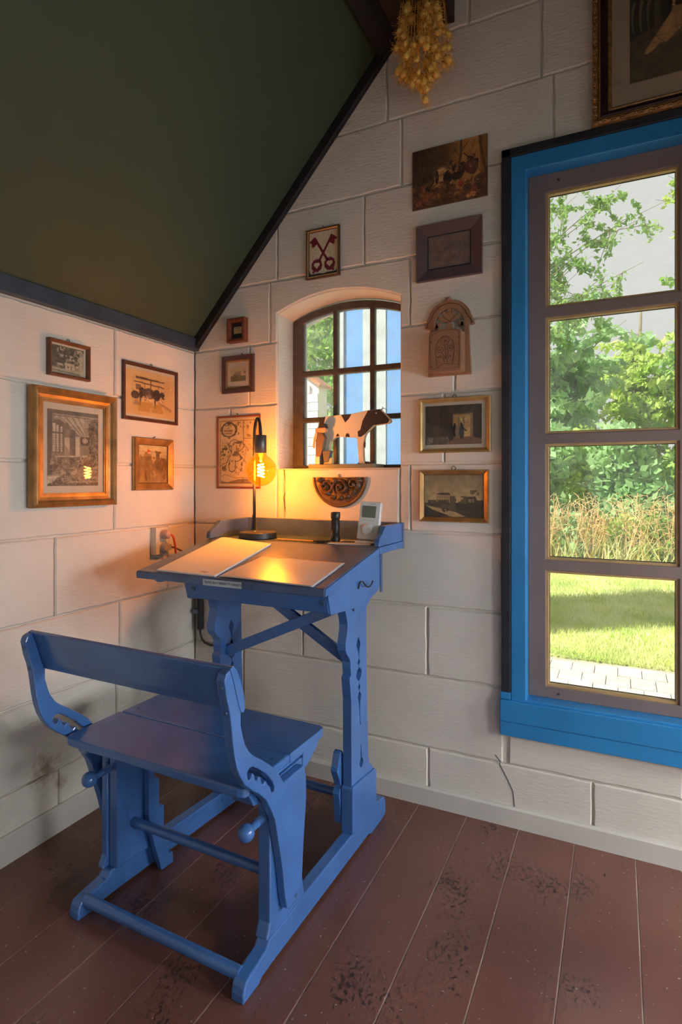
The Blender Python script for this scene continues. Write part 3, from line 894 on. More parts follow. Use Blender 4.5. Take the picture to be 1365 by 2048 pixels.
MB().tube([(sx + x, sy + y, z) for x, y, z in sp], 0.0016, 6).build('filament', M['filament'], bulb, smooth='all')
M['stem_glass'] = mat('pale_stem', (0.8, 0.6, 0.3), 0.3)
MB().lathe([(0.0015, 0.296), (0.006, 0.302), (0.004, 0.312), (0.0085, 0.322), (0.009, 0.331)], 14, (sx, sy, 0)).build('bulb_stem', M['stem_glass'], bulb, smooth=True)
MB().tube([(-0.05, 0.052, 0.012), (-0.062, 0.075, 0.03), (-0.08, 0.098, 0.06), (-0.1, 0.118, 0.078), (-0.125, 0.14, 0.078), (-0.14, 0.165, 0.05), (-0.142, 0.176, 0.0)], 0.0027, 8).build('cable', M['lamp_metal'], lamp, smooth='all')
MB().tube([(-0.055, 0.047, 0.012), (-0.072, 0.07, 0.028), (-0.088, 0.094, 0.055), (-0.104, 0.116, 0.075), (-0.12, 0.136, 0.076)], 0.0022, 8).build('cable', M['lamp_metal'], lamp, smooth='all')

# torch standing on its tail
tor = thing('torch', 'small black torch standing upright on the desk shelf with its strap lying beside it', 'torch', dk(-0.172, 0.785, SH), 0)
MB().lathe([(0.0155, 0.0), (0.016, 0.002), (0.016, 0.03), (0.0145, 0.032), (0.0145, 0.084), (0.0165, 0.087), (0.0175, 0.09), (0.0175, 0.108), (0.0165, 0.11), (0.013, 0.1105), (0.012, 0.107), (0.0, 0.107)], 24).build('barrel', M['black_plastic'], tor, smooth=True)
for i in range(10):
    a = 2 * math.pi * i / 10
    MB().box(-0.0012, 0.0012, 0.0142, 0.0155, 0.036, 0.08).build('rib', M['black_plastic'], tor).rotation_euler = (0, 0, a)
MB().lathe([(0.0, 0.1075), (0.0118, 0.1075), (0.0118, 0.109), (0.0, 0.1092)], 20).build('lens', M['steel'], tor)
MB().plate([(-0.006, 0.0), (0.006, 0.0), (0.005, 0.05), (-0.004, 0.05)], -0.019, -0.0165, (), 'xz').build('clip', M['black_plastic'], tor)
MB().tube([(0.0, -0.018, 0.045), (-0.002, -0.022, 0.025), (-0.008, -0.028, 0.009), (-0.024, -0.036, 0.0048), (-0.05, -0.044, 0.0048), (-0.066, -0.042, 0.0075), (-0.07, -0.036, 0.0065), (-0.06, -0.032, 0.0045), (-0.03, -0.026, 0.0045)], 0.0042, 8).build('strap', M['black_plastic'], tor, smooth='all')

# thermostat on its stand, leaning back
th_ = thing('thermostat', 'white wireless room thermostat with grey display and round dial leaning on its stand', 'thermostat', dk(-0.045, 0.79, SH), R(6))
MB().box(-0.043, 0.043, -0.022, 0.045, 0.004, 0.013).build('stand', M['white_plastic'], th_, bevel=0.002)
MB().box(-0.043, 0.038, 0.02, 0.032, 0.013, 0.06).build('stand_back', M['white_plastic'], th_, bevel=0.002)
hd = MB().box(-0.039, 0.041, -0.012, 0.012, 0.0, 0.136).build('housing', M['white_plastic'], th_, bevel=0.005, seg=3, loc=(0, -0.004, 0.0145))
hd.rotation_euler = (R(-10), R(3), 0)
MB().box(-0.026, 0.024, -0.0135, -0.0115, 0.078, 0.120).build('display', M['lcd'], hd, bevel=0.0006)
MB().lathe([(0.0235, -0.012), (0.0235, -0.0145), (0.022, -0.0155), (0.0205, -0.0155), (0.0185, -0.0205), (0.0165, -0.0215), (0.004, -0.0195), (0.0, -0.0193)], 36, (-0.001, 0, 0.035), 'y').build('dial', M['white_plastic'], hd, smooth=True)
for i in range(3):
    MB().box(0.004 + i * 0.006, 0.006 + i * 0.006, -0.0125, -0.0118, 0.1265, 0.129).build('indicator', M['ink'], hd)
for i in range(7):
    MB().box(-0.022 + i * 0.0066, -0.0185 + i * 0.0066, -0.0124, -0.0119, 0.068, 0.0692).build('scale_mark', M['lcd'], hd)
cd = thing('card_booklet', 'thin pale booklet lying flat on the desk shelf under the thermostat', 'booklet', dk(-0.07, 0.79, SH), R(8))
MB().box(-0.11, 0.045, -0.05, 0.075, 0.0002, 0.0022).build('pages', M['paper'], cd)
MB().box(-0.11, 0.045, -0.05, 0.075, 0.0024, 0.0034).build('cover', M['white_plastic'], cd)
MB().box(-0.08, -0.02, -0.01, 0.05, 0.0034, 0.0037).build('printed_panel', M['lcd'], cd)
# pencil in the groove
pc = thing('pencil', 'yellow pencil lying in the groove of the desk shelf', 'pencil', dk(-0.245, 0.752, SH), R(-3))
MB().tube([(-0.16, 0, 0.0036), (0.0, 0, 0.0036)], 0.0034, 6).build('shaft', mat('yellow_pencil', (0.75, 0.42, 0.08), 0.35), pc)
MB().tube([(0.0, 0, 0.0036), (0.013, 0, 0.0036)], [0.0033, 0.0008], 6).build('tip', mat('pencil_wood', (0.6, 0.42, 0.25), 0.6), pc)

# ------------------------------------------------------------------ socket, plugs and cables
M['old_white'] = mat('yellowed_plastic', (0.62, 0.57, 0.46), 0.4, var=0.06)
M['grey_plastic'] = mat('grey_plastic', (0.33, 0.31, 0.29), 0.45)
M['red_cable'] = mat('red_cable', (0.55, 0.05, 0.02), 0.4)
so_ = thing('wall_socket', 'cream double wall socket on the side wall beside the desk', 'socket', (0, -0.238, 0.897), R(90))
MB().box(-0.035, 0.035, -0.032, 0.0, 0.0, 0.112).build('box', M['old_white'], so_, bevel=0.003)
for z in (0.029, 0.083):
    MB().lathe([(0.023, -0.032), (0.023, -0.0335), (0.0205, -0.0335), (0.0, -0.0325)], 24, (0.004, 0, z), 'y').build('outlet', M['old_white'], so_, smooth=True)
pl = thing('plug', 'pale round plug with red cable in the upper outlet of the wall socket', 'plug', (0.0, -0.234, 0.98), R(90))
MB().lathe([(0.0185, -0.034), (0.019, -0.05), (0.0165, -0.062), (0.012, -0.066), (0.0, -0.067)], 20, (0, 0, 0), 'y').build('body', mat('pinkish_plug', (0.5, 0.33, 0.27), 0.4), pl, smooth=True)
MB().tube([(0.008, -0.06, 0.0), (0.016, -0.068, -0.004), (0.022, -0.071, -0.02), (0.03, -0.07, -0.05), (0.037, -0.066, -0.078), (0.06, -0.058, -0.11), (0.1, -0.045, -0.135), (0.16, -0.035, -0.15), (0.215, -0.03, -0.155)], 0.0042, 10).build('cable', M['red_cable'], pl, smooth='all')
pl = thing('plug', 'grey angled plug with brown cable in the lower outlet of the wall socket', 'plug', (0.0, -0.234, 0.926), R(90))
MB().lathe([(0.0185, -0.034), (0.0185, -0.052), (0.0165, -0.055), (0.0, -0.0555)], 20, (0, 0, 0), 'y').build('body', M['grey_plastic'], pl, smooth=True)
MB().box(-0.014, 0.026, -0.056, -0.042, -0.012, 0.012).build('elbow', M['grey_plastic'], pl, bevel=0.002)
MB().tube([(0.026, -0.05, 0.0), (0.05, -0.048, -0.006), (0.09, -0.04, -0.02), (0.13, -0.03, -0.034), (0.16, -0.026, -0.05), (0.19, -0.03, -0.12), (0.2, -0.04, -0.18)], 0.0042, 8).build('cable', mat('brown_cable', (0.12, 0.075, 0.05), 0.45), pl, smooth='all')
M['dark_cable'] = mat('dark_grey_cable', (0.05, 0.045, 0.04), 0.5)
ad = thing('cable_coupling', 'black cable connector hanging in the corner below the desk', 'connector', (0.045, -0.012, 0.535), 0)
MB().box(-0.012, 0.012, -0.012, 0.01, 0.0, 0.17).build('body', M['black_plastic'], ad, bevel=0.004)
MB().box(-0.026, -0.004, -0.02, 0.011, 0.075, 0.092).build('clamp', M['steel'], ad, bevel=0.001)
MB().tube([(0.004, 0, 0.16), (0.0, 0.0, 0.24), (-0.01, 0.0, 0.32)], 0.006, 10).build('cable', M['dark_cable'], ad, smooth='all')
MB().tube([(-0.002, 0, 0.003), (0.0, 0, -0.02), (0.008, 0, -0.042), (0.025, 0, -0.057), (0.055, 0, -0.064), (0.1, 0, -0.062), (0.16, 0, -0.06)], 0.0052, 10).build('cable', M['dark_cable'], ad, smooth='all')
# ------------------------------------------------------------------ painter for flat prints
class Canvas:
    """A print as a grid of coloured points, painted with simple strokes (x to the right, y downwards, 0..1)."""
    def __init__(s, w, h, base, seed=1):
        s.w, s.h = w, h
        s.a = np.ones((h, w, 3)) * np.array(base)
        yy, xx = np.mgrid[0:h, 0:w]
        s.x = (xx + 0.5) / w
        s.y = (yy + 0.5) / h
        s.rng = np.random.default_rng(seed)
        s.asp = w / h
    def put(s, m, c, al=1.0):
        k = (m * al)[..., None]
        s.a = s.a * (1 - k) + np.array(c) * k
        return s
    def rect(s, x0, y0, x1, y1, c, al=1.0):
        return s.put(((s.x >= x0) & (s.x <= x1) & (s.y >= y0) & (s.y <= y1)).astype(float), c, al)
    def ell(s, cx, cy, rx, ry, c, al=1.0, soft=0.0):
        d = np.sqrt(((s.x - cx) / rx) ** 2 + ((s.y - cy) / ry) ** 2)
        m = np.clip((1 + soft - d) / soft, 0, 1) if soft else (d <= 1).astype(float)
        return s.put(m, c, al)
    def poly(s, pts, c, al=1.0):
        ins = np.zeros(s.x.shape, bool)
        n = len(pts)
        for i in range(n):
            x0, y0 = pts[i]; x1, y1 = pts[(i + 1) % n]
            if y0 == y1: continue
            cond = (y0 > s.y) != (y1 > s.y)
            ins ^= cond & (s.x < (x1 - x0) * (s.y - y0) / (y1 - y0) + x0)
        return s.put(ins.astype(float), c, al)
    def line(s, x0, y0, x1, y1, wd, c, al=1.0):
        dx, dy = (x1 - x0) * s.asp, (y1 - y0)
        L2 = dx * dx + dy * dy + 1e-9
        t = np.clip((((s.x - x0) * s.asp) * dx + (s.y - y0) * dy) / L2, 0, 1)
        d = np.hypot((s.x - x0) * s.asp - t * dx, (s.y - y0) - t * dy)
        return s.put(np.clip((wd - d) / (0.004) + 0.5, 0, 1), c, al)
    def path(s, pts, wd, c, al=1.0):
        for a, b in zip(pts[:-1], pts[1:]): s.line(*a, *b, wd, c, al)
        return s
    def field(s, n):
        g = s.rng.random((n + 2, int(n * max(1, s.asp)) + 2))
        gy = s.y * n; gx = s.x * (g.shape[1] - 2)
        iy, ix = gy.astype(int), gx.astype(int)
        fy, fx = gy - iy, gx - ix
        fy = fy * fy * (3 - 2 * fy); fx = fx * fx * (3 - 2 * fx)
        return (g[iy, ix] * (1 - fx) + g[iy, ix + 1] * fx) * (1 - fy) + (g[iy + 1, ix] * (1 - fx) + g[iy + 1, ix + 1] * fx) * fy
    def mott(s, amp, n, reg=None):
        f = (s.field(n) + 0.5 * s.field(n * 2) + 0.35 * s.field(n * 4)) / 1.85 - 0.5
        if reg is not None:
            x0, y0, x1, y1 = reg
            f = f * ((s.x >= x0) & (s.x <= x1) & (s.y >= y0) & (s.y <= y1))
        s.a = np.clip(s.a * (1 + 2 * amp * f[..., None]), 0, 1)
        return s
    def blotch(s, c, n, thr, al=0.8, reg=(0, 0, 1, 1)):
        f = (s.field(n) + 0.6 * s.field(n * 2) + 0.4 * s.field(n * 4)) / 2.0
        x0, y0, x1, y1 = reg
        m = (np.clip((f - thr) / 0.06, 0, 1)) * ((s.x >= x0) & (s.x <= x1) & (s.y >= y0) & (s.y <= y1))
        return s.put(m, c, al)
    def strokes(s, n, reg, cols, ln=0.04, wd=0.004, al=0.6, ang=None):
        x0, y0, x1, y1 = reg
        for k in range(n):
            x, y = s.rng.uniform(x0, x1), s.rng.uniform(y0, y1)
            t = s.rng.uniform(0, math.pi) if ang is None else s.rng.normal(ang, 0.35)
            l_ = ln * s.rng.uniform(0.4, 1.4)
            c = cols[int(s.rng.integers(len(cols)))]
            s.line(x, y, x + l_ * math.cos(t) / s.asp, y + l_ * math.sin(t), wd * s.rng.uniform(0.6, 1.5), c, al)
        return s
    def grad(s, c0, c1, y0=0.0, y1=1.0, reg=(0, 0, 1, 1)):
        t = np.clip((s.y - y0) / (y1 - y0), 0, 1)[..., None]
        g = np.array(c0) * (1 - t) + np.array(c1) * t
        x0, ya, x1, yb = reg
        m = ((s.x >= x0) & (s.x <= x1) & (s.y >= ya) & (s.y <= yb))[..., None]
        s.a = np.where(m, g, s.a)
        return s

def c8(r_, g_, b_):
    return (r_ / 255, g_ / 255, b_ / 255)

_pm = bpy.data.materials.new('printed_paper')
_pm.use_nodes = True
_pa = _pm.node_tree.nodes.new('ShaderNodeAttribute')
_pa.attribute_name = 'print_colour'
_pb = _pm.node_tree.nodes['Principled BSDF']
_pb.inputs['Roughness'].default_value = 0.6
_pm.node_tree.links.new(_pa.outputs['Color'], _pb.inputs['Base Color'])
M['print'] = _pm

def print_mesh(cv, x0, x1, z0, z1, y, name, parent, wob=0.0):
    w, h = cv.w, cv.h
    xs = np.linspace(x0, x1, w); zs = np.linspace(z1, z0, h)
    X, Z = np.meshgrid(xs, zs)
    V = np.stack([X, np.full_like(X, y), Z], -1).reshape(-1, 3)
    idx = np.arange(w * h).reshape(h, w)
    F = np.stack([idx[:-1, :-1], idx[1:, :-1], idx[1:, 1:], idx[:-1, 1:]], -1).reshape(-1, 4)
    me = bpy.data.meshes.new(name)
    me.vertices.add(len(V)); me.vertices.foreach_set('co', V.ravel())
    me.loops.add(F.size); me.loops.foreach_set('vertex_index', F.ravel())
    me.polygons.add(len(F)); me.polygons.foreach_set('loop_start', np.arange(0, F.size, 4))
    me.update(calc_edges=True)
    at = me.color_attributes.new('print_colour', 'FLOAT_COLOR', 'POINT')
    a = np.clip(cv.a, 0, 1) ** 0.93
    lin = np.where(a <= 0.04045, a / 12.92, ((a + 0.055) / 1.055) ** 2.4)
    at.data.foreach_set('color', np.concatenate([lin, np.ones((h, w, 1))], -1).astype(np.float32).ravel())
    return link(name, me, M['print'], parent)

M['pic_glass'] = glass_mat('picture_glass', (0.97, 0.97, 0.97), ior=1.42)
M['mount'] = mat('cream_mount_board', (0.62, 0.56, 0.44), 0.7, var=0.05)

def rails(parent, w, h, prof, m, t0=0.0, name='frame_rail', bump=0):
    """Four mitred rails. prof: (inset from the outer edge, height above the wall)."""
    for side in range(4):
        v = []
        for end in (0, 1):
            for t, c in prof:
                t += t0
                if side == 0: p = (-w / 2 + t if end == 0 else w / 2 - t, -c, h - t)
                elif side == 1: p = (-w / 2 + t if end == 0 else w / 2 - t, -c, t)
                elif side == 2: p = (-w / 2 + t, -c, t if end == 0 else h - t)
                else: p = (w / 2 - t, -c, t if end == 0 else h - t)
                v.append(p)
        n = len(prof)
        f = [(i, (i + 1) % n, n + (i + 1) % n, n + i) for i in range(n)] + [tuple(range(n)), tuple(range(2 * n - 1, n - 1, -1))]
        MB().add(v, f).build(name, m, parent)

def frame(name, label, wall, a0, a1, z0, z1, prof, m, cv, inner, c_print, glass=True, mount=None, ring=None, cat='picture', tilt=0.0, print_name='print', c_off=0.0, group='framed pictures on the white walls'):
    """A hanging picture. inner: inset of the frame opening; mount: (left, top, right, bottom) border of the mount inside the opening."""
    w, h = a1 - a0, z1 - z0
    ac = (a0 + a1) / 2
    loc = (ac, -c_off, z0) if wall == 'B' else (c_off, ac, z0)
    o = thing(name, label, cat, loc, 0 if wall == 'B' else R(90), group)
    if tilt: o.rotation_euler = (0, tilt, o.rotation_euler[2]) if wall == 'B' else (tilt, 0, o.rotation_euler[2])
    if prof:
        rails(o, w, h, prof, m)
    x0, x1, b0, b1 = -w / 2 + inner, w / 2 - inner, inner, h - inner
    if mount:
        MB().box(x0 - 0.002, x1 + 0.002, -c_print, 0.0 - 0.001, b0 - 0.002, b1 + 0.002).build('mount', M['mount'] if len(mount) < 5 else mount[4], o)
        x0, x1, b0, b1 = x0 + mount[0], x1 - mount[2], b0 + mount[3], b1 - mount[1]
    else:
        MB().box(x0 - 0.002, x1 + 0.002, -c_print + 0.0006, -0.001, b0 - 0.002, b1 + 0.002).build('backing', M['mount'], o)
    p = print_mesh(cv, x0, x1, b0, b1, -c_print - 0.0006, print_name, o)
    if glass:
        MB().box(-w / 2 + inner - 0.001, w / 2 - inner + 0.001, -c_print - 0.0035, -c_print - 0.002, inner - 0.001, h - inner + 0.001).build('glass', M['pic_glass'], o)
    if ring:
        r_ = ring
        pts = [(r_ * math.cos(t), -0.004, h + r_ * 0.8 + r_ * math.sin(t)) for t in np.linspace(0, 2 * math.pi, 15)]
        MB().tube(pts, 0.0013, 6, caps=False).build('hanging_ring', M['black_plastic'], o, smooth='all')
    return o, p

def nail(parent, x, z, c=0.012):
    MB().tube([(x, 0.004, z), (x + 0.001, -c, z + 0.004)], 0.0016, 6).build('nail', M['black_plastic'], parent)

wood_b = dict(bump=0.25, bscale=30)
M['wood_brown'] = mat('brown_frame_wood', (0.17, 0.062, 0.024), 0.38, var=0.2, scale=25, **wood_b)
M['wood_dark'] = mat('dark_frame_wood', (0.085, 0.032, 0.018), 0.4, var=0.25, scale=25, **wood_b)
M['wood_red'] = mat('reddish_frame_wood', (0.22, 0.055, 0.018), 0.32, var=0.15, scale=25, **wood_b)
M['wood_box'] = mat('mahogany_box_wood', (0.17, 0.05, 0.022), 0.4, var=0.15, scale=25, **wood_b)
M['plum'] = mat('plum_brown_paint', (0.082, 0.04, 0.038), 0.42, var=0.12, scale=12)
M['purple'] = mat('purple_brown_frame_paint', (0.115, 0.072, 0.082), 0.5, var=0.08, scale=14)
M['gold'] = mat('aged_gold_leaf', (0.36, 0.19, 0.06), 0.4, metal=0.45, var=0.3, scale=22, bump=0.2, bscale=60)
M['gold_light'] = mat('pale_gilt', (0.45, 0.29, 0.11), 0.4, metal=0.4, var=0.15, scale=30)
M['gold_orn'] = mat('ornate_gilt_plaster', (0.36, 0.2, 0.07), 0.4, metal=0.55, var=0.45, scale=55, bump=1.0, bscale=75)
M['dark_gold'] = mat('dark_bronze_edge', (0.11, 0.06, 0.025), 0.45, metal=0.4)
M['maroon'] = mat('dark_maroon_lacquer', (0.03, 0.011, 0.013), 0.25)
M['board'] = mat('painted_board_edge', (0.1, 0.06, 0.03), 0.6)
M['navy_mat'] = mat('dark_navy_mount', (0.02, 0.022, 0.032), 0.7)

# --- photo of a house under trees
cv = Canvas(96, 66, c8(118, 120, 105), 3)
cv.grad(c8(105, 110, 100), c8(140, 140, 120))
cv.blotch(c8(72, 78, 70), 6, 0.42, 0.9, (0, 0, 1, 0.62)).blotch(c8(60, 66, 60), 10, 0.5, 0.9, (0, 0.05, 0.45, 0.8))
cv.blotch(c8(196, 190, 165), 9, 0.60, 0.9, (0.2, 0.05, 0.95, 0.7))
cv.rect(0, 0, 0.2, 0.75, c8(70, 76, 70), 0.6)
cv.poly([(0.42, 0.56), (0.70, 0.56), (0.72, 0.80), (0.43, 0.8)], c8(182, 176, 150)).poly([(0.4, 0.57), (0.66, 0.52), (0.7, 0.58)], c8(80, 80, 70))
cv.rect(0.5, 0.68, 0.54, 0.74, c8(70, 70, 60)).rect(0.6, 0.66, 0.63, 0.8, c8(70, 70, 60)).poly([(0.2, 0.62), (0.36, 0.62), (0.36, 0.7), (0.22, 0.7)], c8(175, 170, 145))
cv.rect(0, 0.8, 1, 1, c8(165, 164, 145)).poly([(0, 0.86), (1, 0.9), (1, 0.96), (0, 0.9)], c8(120, 124, 112)).rect(0.86, 0.1, 1, 1, c8(170, 166, 145), 0.75)
cv.mott(0.12, 12)
o, _ = frame('framed_photograph', 'small brown frame with grey photograph of a house under trees, highest on the side wall', 'L', -0.752, -0.586, 1.559, 1.684,
      [(0, 0.0005), (0, 0.019), (0.002, 0.0214), (0.006, 0.0214), (0.011, 0.015), (0.011, 0.004)], M['wood_brown'], cv, 0.0105, 0.006, mount=(0.0005, 0.007, 0.01, 0.0005), ring=0.0058)

# --- large gold frame: engraving of a vaulted room
cv = Canvas(132, 200, c8(150, 145, 128), 5)
cv.grad(c8(140, 134, 118), c8(120, 112, 98))
cv.poly([(0, 0), (0.09, 0), (0.08, 1), (0, 1)], c8(96, 92, 84)).rect(0.02, 0, 1, 0.05, c8(104, 98, 88))
cv.poly([(0.1, 0.12), (0.2, 0.1), (0.6, 0.33), (1, 0.33), (1, 0.1), (0.2, 0.07)], c8(176, 168, 148))
for i in range(5): cv.line(0.18 + 0.13 * i, 0.06, 0.62 + 0.05 * i, 0.34, 0.006, c8(128, 120, 105))
cv.rect(0.1, 0.05, 1, 0.085, c8(122, 116, 104)).rect(0.1, 0.062, 1, 0.068, c8(170, 162, 142))
cv.ell(0.2, 0.22, 0.13, 0.09, c8(104, 98, 88)).rect(0.07, 0.22, 0.33, 0.56, c8(104, 98, 88))
for (xa, xb) in ((0.1, 0.15), (0.165, 0.215), (0.24, 0.28)):
    cv.rect(xa, 0.18 + (xa - 0.1) * 0.3, xb, 0.29, c8(190, 183, 164)).rect(xa, 0.31, xb, 0.55, c8(178, 171, 152))
    for j in range(8): cv.rect(xa, 0.31 + j * 0.03, xb, 0.314 + j * 0.03, c8(120, 113, 100))
cv.ell(0.36, 0.24, 0.06, 0.08, c8(112, 105, 94)).rect(0.3, 0.25, 0.42, 0.35, c8(124, 117, 104)).rect(0.32, 0.36, 0.42, 0.60, c8(186, 176, 152)).poly([(0.32, 0.45), (0.42, 0.55), (0.42, 0.6), (0.32, 0.6)], c8(150, 141, 122))
cv.rect(0.42, 0.25, 0.53, 0.62, c8(112, 106, 95)).rect(0.53, 0.34, 0.61, 0.62, c8(196, 186, 160)).rect(0.61, 0.34, 0.82, 0.62, c8(136, 126, 108)).rect(0.63, 0.34, 0.80, 0.45, c8(92, 84, 74))
cv.ell(0.72, 0.385, 0.055, 0.033, c8(190, 180, 158)).ell(0.72, 0.385, 0.038, 0.022, c8(110, 101, 88)).ell(0.72, 0.385, 0.025, 0.015, c8(180, 170, 148))
cv.ell(0.86, 0.2, 0.17, 0.13, c8(150, 140, 120)).ell(0.92, 0.22, 0.13, 0.14, c8(112, 104, 92))
cv.rect(0.83, 0.3, 1, 0.66, c8(112, 104, 92)).blotch(c8(78, 70, 62), 10, 0.48, 0.8, (0.8, 0.14, 1, 0.66)).blotch(c8(172, 162, 140), 12, 0.62, 0.7, (0.8, 0.14, 1, 0.66))
cv.poly([(0.3, 0.61), (0.8, 0.58), (0.98, 0.66), (0.98, 0.75), (0.4, 0.72), (0.1, 0.76), (0.1, 0.7)], c8(120, 110, 96)).poly([(0.2, 0.605), (0.75, 0.585), (0.78, 0.6), (0.22, 0.625)], c8(186, 176, 152))
cv.blotch(c8(70, 64, 56), 9, 0.5, 0.75, (0.05, 0.62, 1, 0.82)).blotch(c8(186, 176, 152), 12, 0.62, 0.6, (0.05, 0.6, 1, 0.8))
cv.poly([(0.0, 0.86), (0.25, 0.84), (1, 0.87), (1, 0.95), (0, 0.96)], c8(152, 142, 122)).ell(0.62, 0.82, 0.32, 0.065, c8(140, 128, 108)).ell(0.47, 0.80, 0.09, 0.05, c8(176, 164, 140)).ell(0.3, 0.82, 0.06, 0.035, c8(182, 172, 148)).ell(0.82, 0.85, 0.12, 0.05, c8(160, 148, 126))
cv.blotch(c8(84, 76, 66), 12, 0.53, 0.65, (0.2, 0.77, 1, 0.93)).poly([(0, 0.88), (0.2, 0.86), (0.1, 0.95), (0, 0.97)], c8(190, 180, 156)).poly([(0.1, 0.95), (0.22, 0.87), (0.3, 0.97), (0.08, 1)], c8(84, 78, 70)).rect(0.3, 0.96, 1, 0.985, c8(92, 86, 76))
cv.strokes(420, (0.08, 0.58, 1, 0.97), [c8(70, 64, 56), c8(170, 160, 138), c8(110, 100, 88), c8(196, 184, 158)], 0.035, 0.003, 0.6)
cv.strokes(200, (0.78, 0.12, 1, 0.66), [c8(70, 64, 56), c8(160, 150, 130)], 0.04, 0.003, 0.6)
for j in range(60): cv.rect(0, j / 60, 1, j / 60 + 0.004, c8(80, 75, 68), 0.12)
cv.mott(0.14, 18)
gp = [(0, 0.001), (0, 0.026), (0.002, 0.029), (0.004, 0.0275), (0.006, 0.0295), (0.008, 0.0275), (0.0105, 0.0295), (0.013, 0.027), (0.016, 0.0285), (0.018, 0.0265), (0.024, 0.019), (0.034, 0.016), (0.042, 0.0155), (0.0425, 0.0125), (0.047, 0.0125), (0.048, 0.004)]
frame('framed_engraving', 'large gold frame with grey engraving of a vaulted kitchen on the side wall', 'L', -0.826, -0.482, 1.112, 1.513, gp, M['gold'], cv, 0.0475, 0.007, mount=(0.018, 0.022, 0.022, 0.024), c_off=0.010, tilt=R(0))

# --- cows in a shed
cv = Canvas(110, 82, c8(214, 176, 118), 7)
cv.rect(0.12, 0.12, 1, 1, c8(208, 168, 108)).mott(0.06, 5)
cv.poly([(0.2, 0.14), (0.78, 0.17), (0.78, 0.20), (0.2, 0.19)], c8(86, 62, 44)).poly([(0.16, 0.25), (0.78, 0.29), (0.78, 0.315), (0.16, 0.275)], c8(92, 68, 48))
for x in (0.38, 0.5, 0.66): cv.line(x, 0.17 if x == 0.5 else 0.27, x, 0.44, 0.010 if x == 0.5 else 0.006, c8(78, 54, 40))
cv.rect(0.2, 0.32, 0.3, 0.44, c8(120, 92, 66)).ell(0.19, 0.56, 0.085, 0.085, c8(66, 52, 44)).ell(0.32, 0.49, 0.06, 0.12, c8(62, 50, 44)).ell(0.46, 0.49, 0.13, 0.12, c8(84, 68, 56)).ell(0.62, 0.50, 0.08, 0.13, c8(58, 46, 40)).ell(0.74, 0.47, 0.05, 0.07, c8(70, 56, 48)).poly([(0.7, 0.42), (0.77, 0.44), (0.78, 0.58), (0.74, 0.56)], c8(60, 48, 42))
cv.ell(0.46, 0.55, 0.06, 0.05, c8(150, 124, 96), 0.8).poly([(0.33, 0.58), (0.36, 0.56), (0.34, 0.78), (0.31, 0.78)], c8(222, 190, 140)).poly([(0.40, 0.52), (0.46, 0.62), (0.58, 0.62), (0.58, 0.66), (0.45, 0.66)], c8(222, 190, 140)).poly([(0.57, 0.62), (0.6, 0.62), (0.6, 0.8), (0.575, 0.8)], c8(64, 50, 42)).rect(0.27, 0.58, 0.3, 0.78, c8(70, 56, 48))
cv.strokes(60, (0.12, 0.4, 0.8, 0.66), [c8(50, 38, 34), c8(110, 88, 70), c8(150, 122, 92)], 0.05, 0.006, 0.6)
cv.blotch(c8(176, 128, 40), 9, 0.4, 0.7, (0.25, 0.7, 0.75, 0.9)).poly([(0.62, 0.62), (0.95, 0.78), (0.95, 0.86), (0.66, 0.68)], c8(140, 104, 66), 0.6).blotch(c8(110, 82, 56), 8, 0.5, 0.5, (0.1, 0.6, 0.4, 0.78)).ell(0.88, 0.28, 0.01, 0.014, c8(110, 80, 50))
frame('framed_drawing', 'dark wooden frame with brown drawing of cows in a shed near the corner', 'L', -0.426, -0.118, 1.442, 1.672,
      [(0, 0.0005), (0, 0.0095), (0.002, 0.0114), (0.006, 0.0114), (0.009, 0.009), (0.013, 0.0095), (0.0145, 0.007), (0.0145, 0.003)], M['wood_dark'], cv, 0.014, 0.003, mount=(0.003, 0.012, 0.006, 0.010), ring=0.005)

# --- small gilt frame: milkmaid with cow
cv = Canvas(80, 92, c8(196, 160, 100), 9)
cv.grad(c8(214, 186, 130), c8(160, 116, 60), 0.15, 0.6).blotch(c8(128, 92, 50), 5, 0.48, 0.7, (0, 0.3, 1, 1)).rect(0, 0.16, 1, 0.19, c8(150, 118, 76), 0.5)
cv.ell(0.3, 0.35, 0.13, 0.18, c8(150, 112, 62)).poly([(0.2, 0.3), (0.42, 0.3), (0.4, 0.9), (0.18, 0.9)], c8(128, 90, 46)).ell(0.35, 0.17, 0.06, 0.055, c8(226, 196, 150)).poly([(0.31, 0.09), (0.44, 0.17), (0.3, 0.2)], c8(206, 78, 34)).rect(0.22, 0.66, 0.3, 0.95, c8(84, 46, 24))
cv.ell(0.78, 0.5, 0.24, 0.18, c8(112, 74, 38)).poly([(0.6, 0.2), (0.72, 0.2), (0.74, 0.45), (0.6, 0.45)], c8(120, 86, 46)).poly([(0.55, 0.14), (0.8, 0.16), (0.72, 0.24), (0.6, 0.22)], c8(120, 86, 46)).poly([(0.42, 0.16), (0.46, 0.52), (0.44, 0.52)], c8(90, 60, 34)).rect(0.86, 0.5, 0.94, 0.9, c8(128, 78, 36))
cv.strokes(150, (0, 0.25, 1, 1), [c8(110, 74, 38), c8(190, 148, 84), c8(150, 108, 56)], 0.09, 0.008, 0.45, 1.5)
cv.mott(0.15, 9)
o, _ = frame('framed_painting', 'small square gilt frame with picture of a figure in a red cap beside the socket', 'L', -0.373, -0.151, 1.163, 1.377,
      [(0, 0.0005), (0, 0.009), (0.0015, 0.0095), (0.0015, 0.013), (0.004, 0.0178), (0.007, 0.0175), (0.028, 0.0095), (0.0285, 0.003)], M['gold'], cv, 0.0305, 0.004)
h_, w_ = 0.214, 0.222
nail(o, 0.005, h_ + 0.002)
bd = MB()
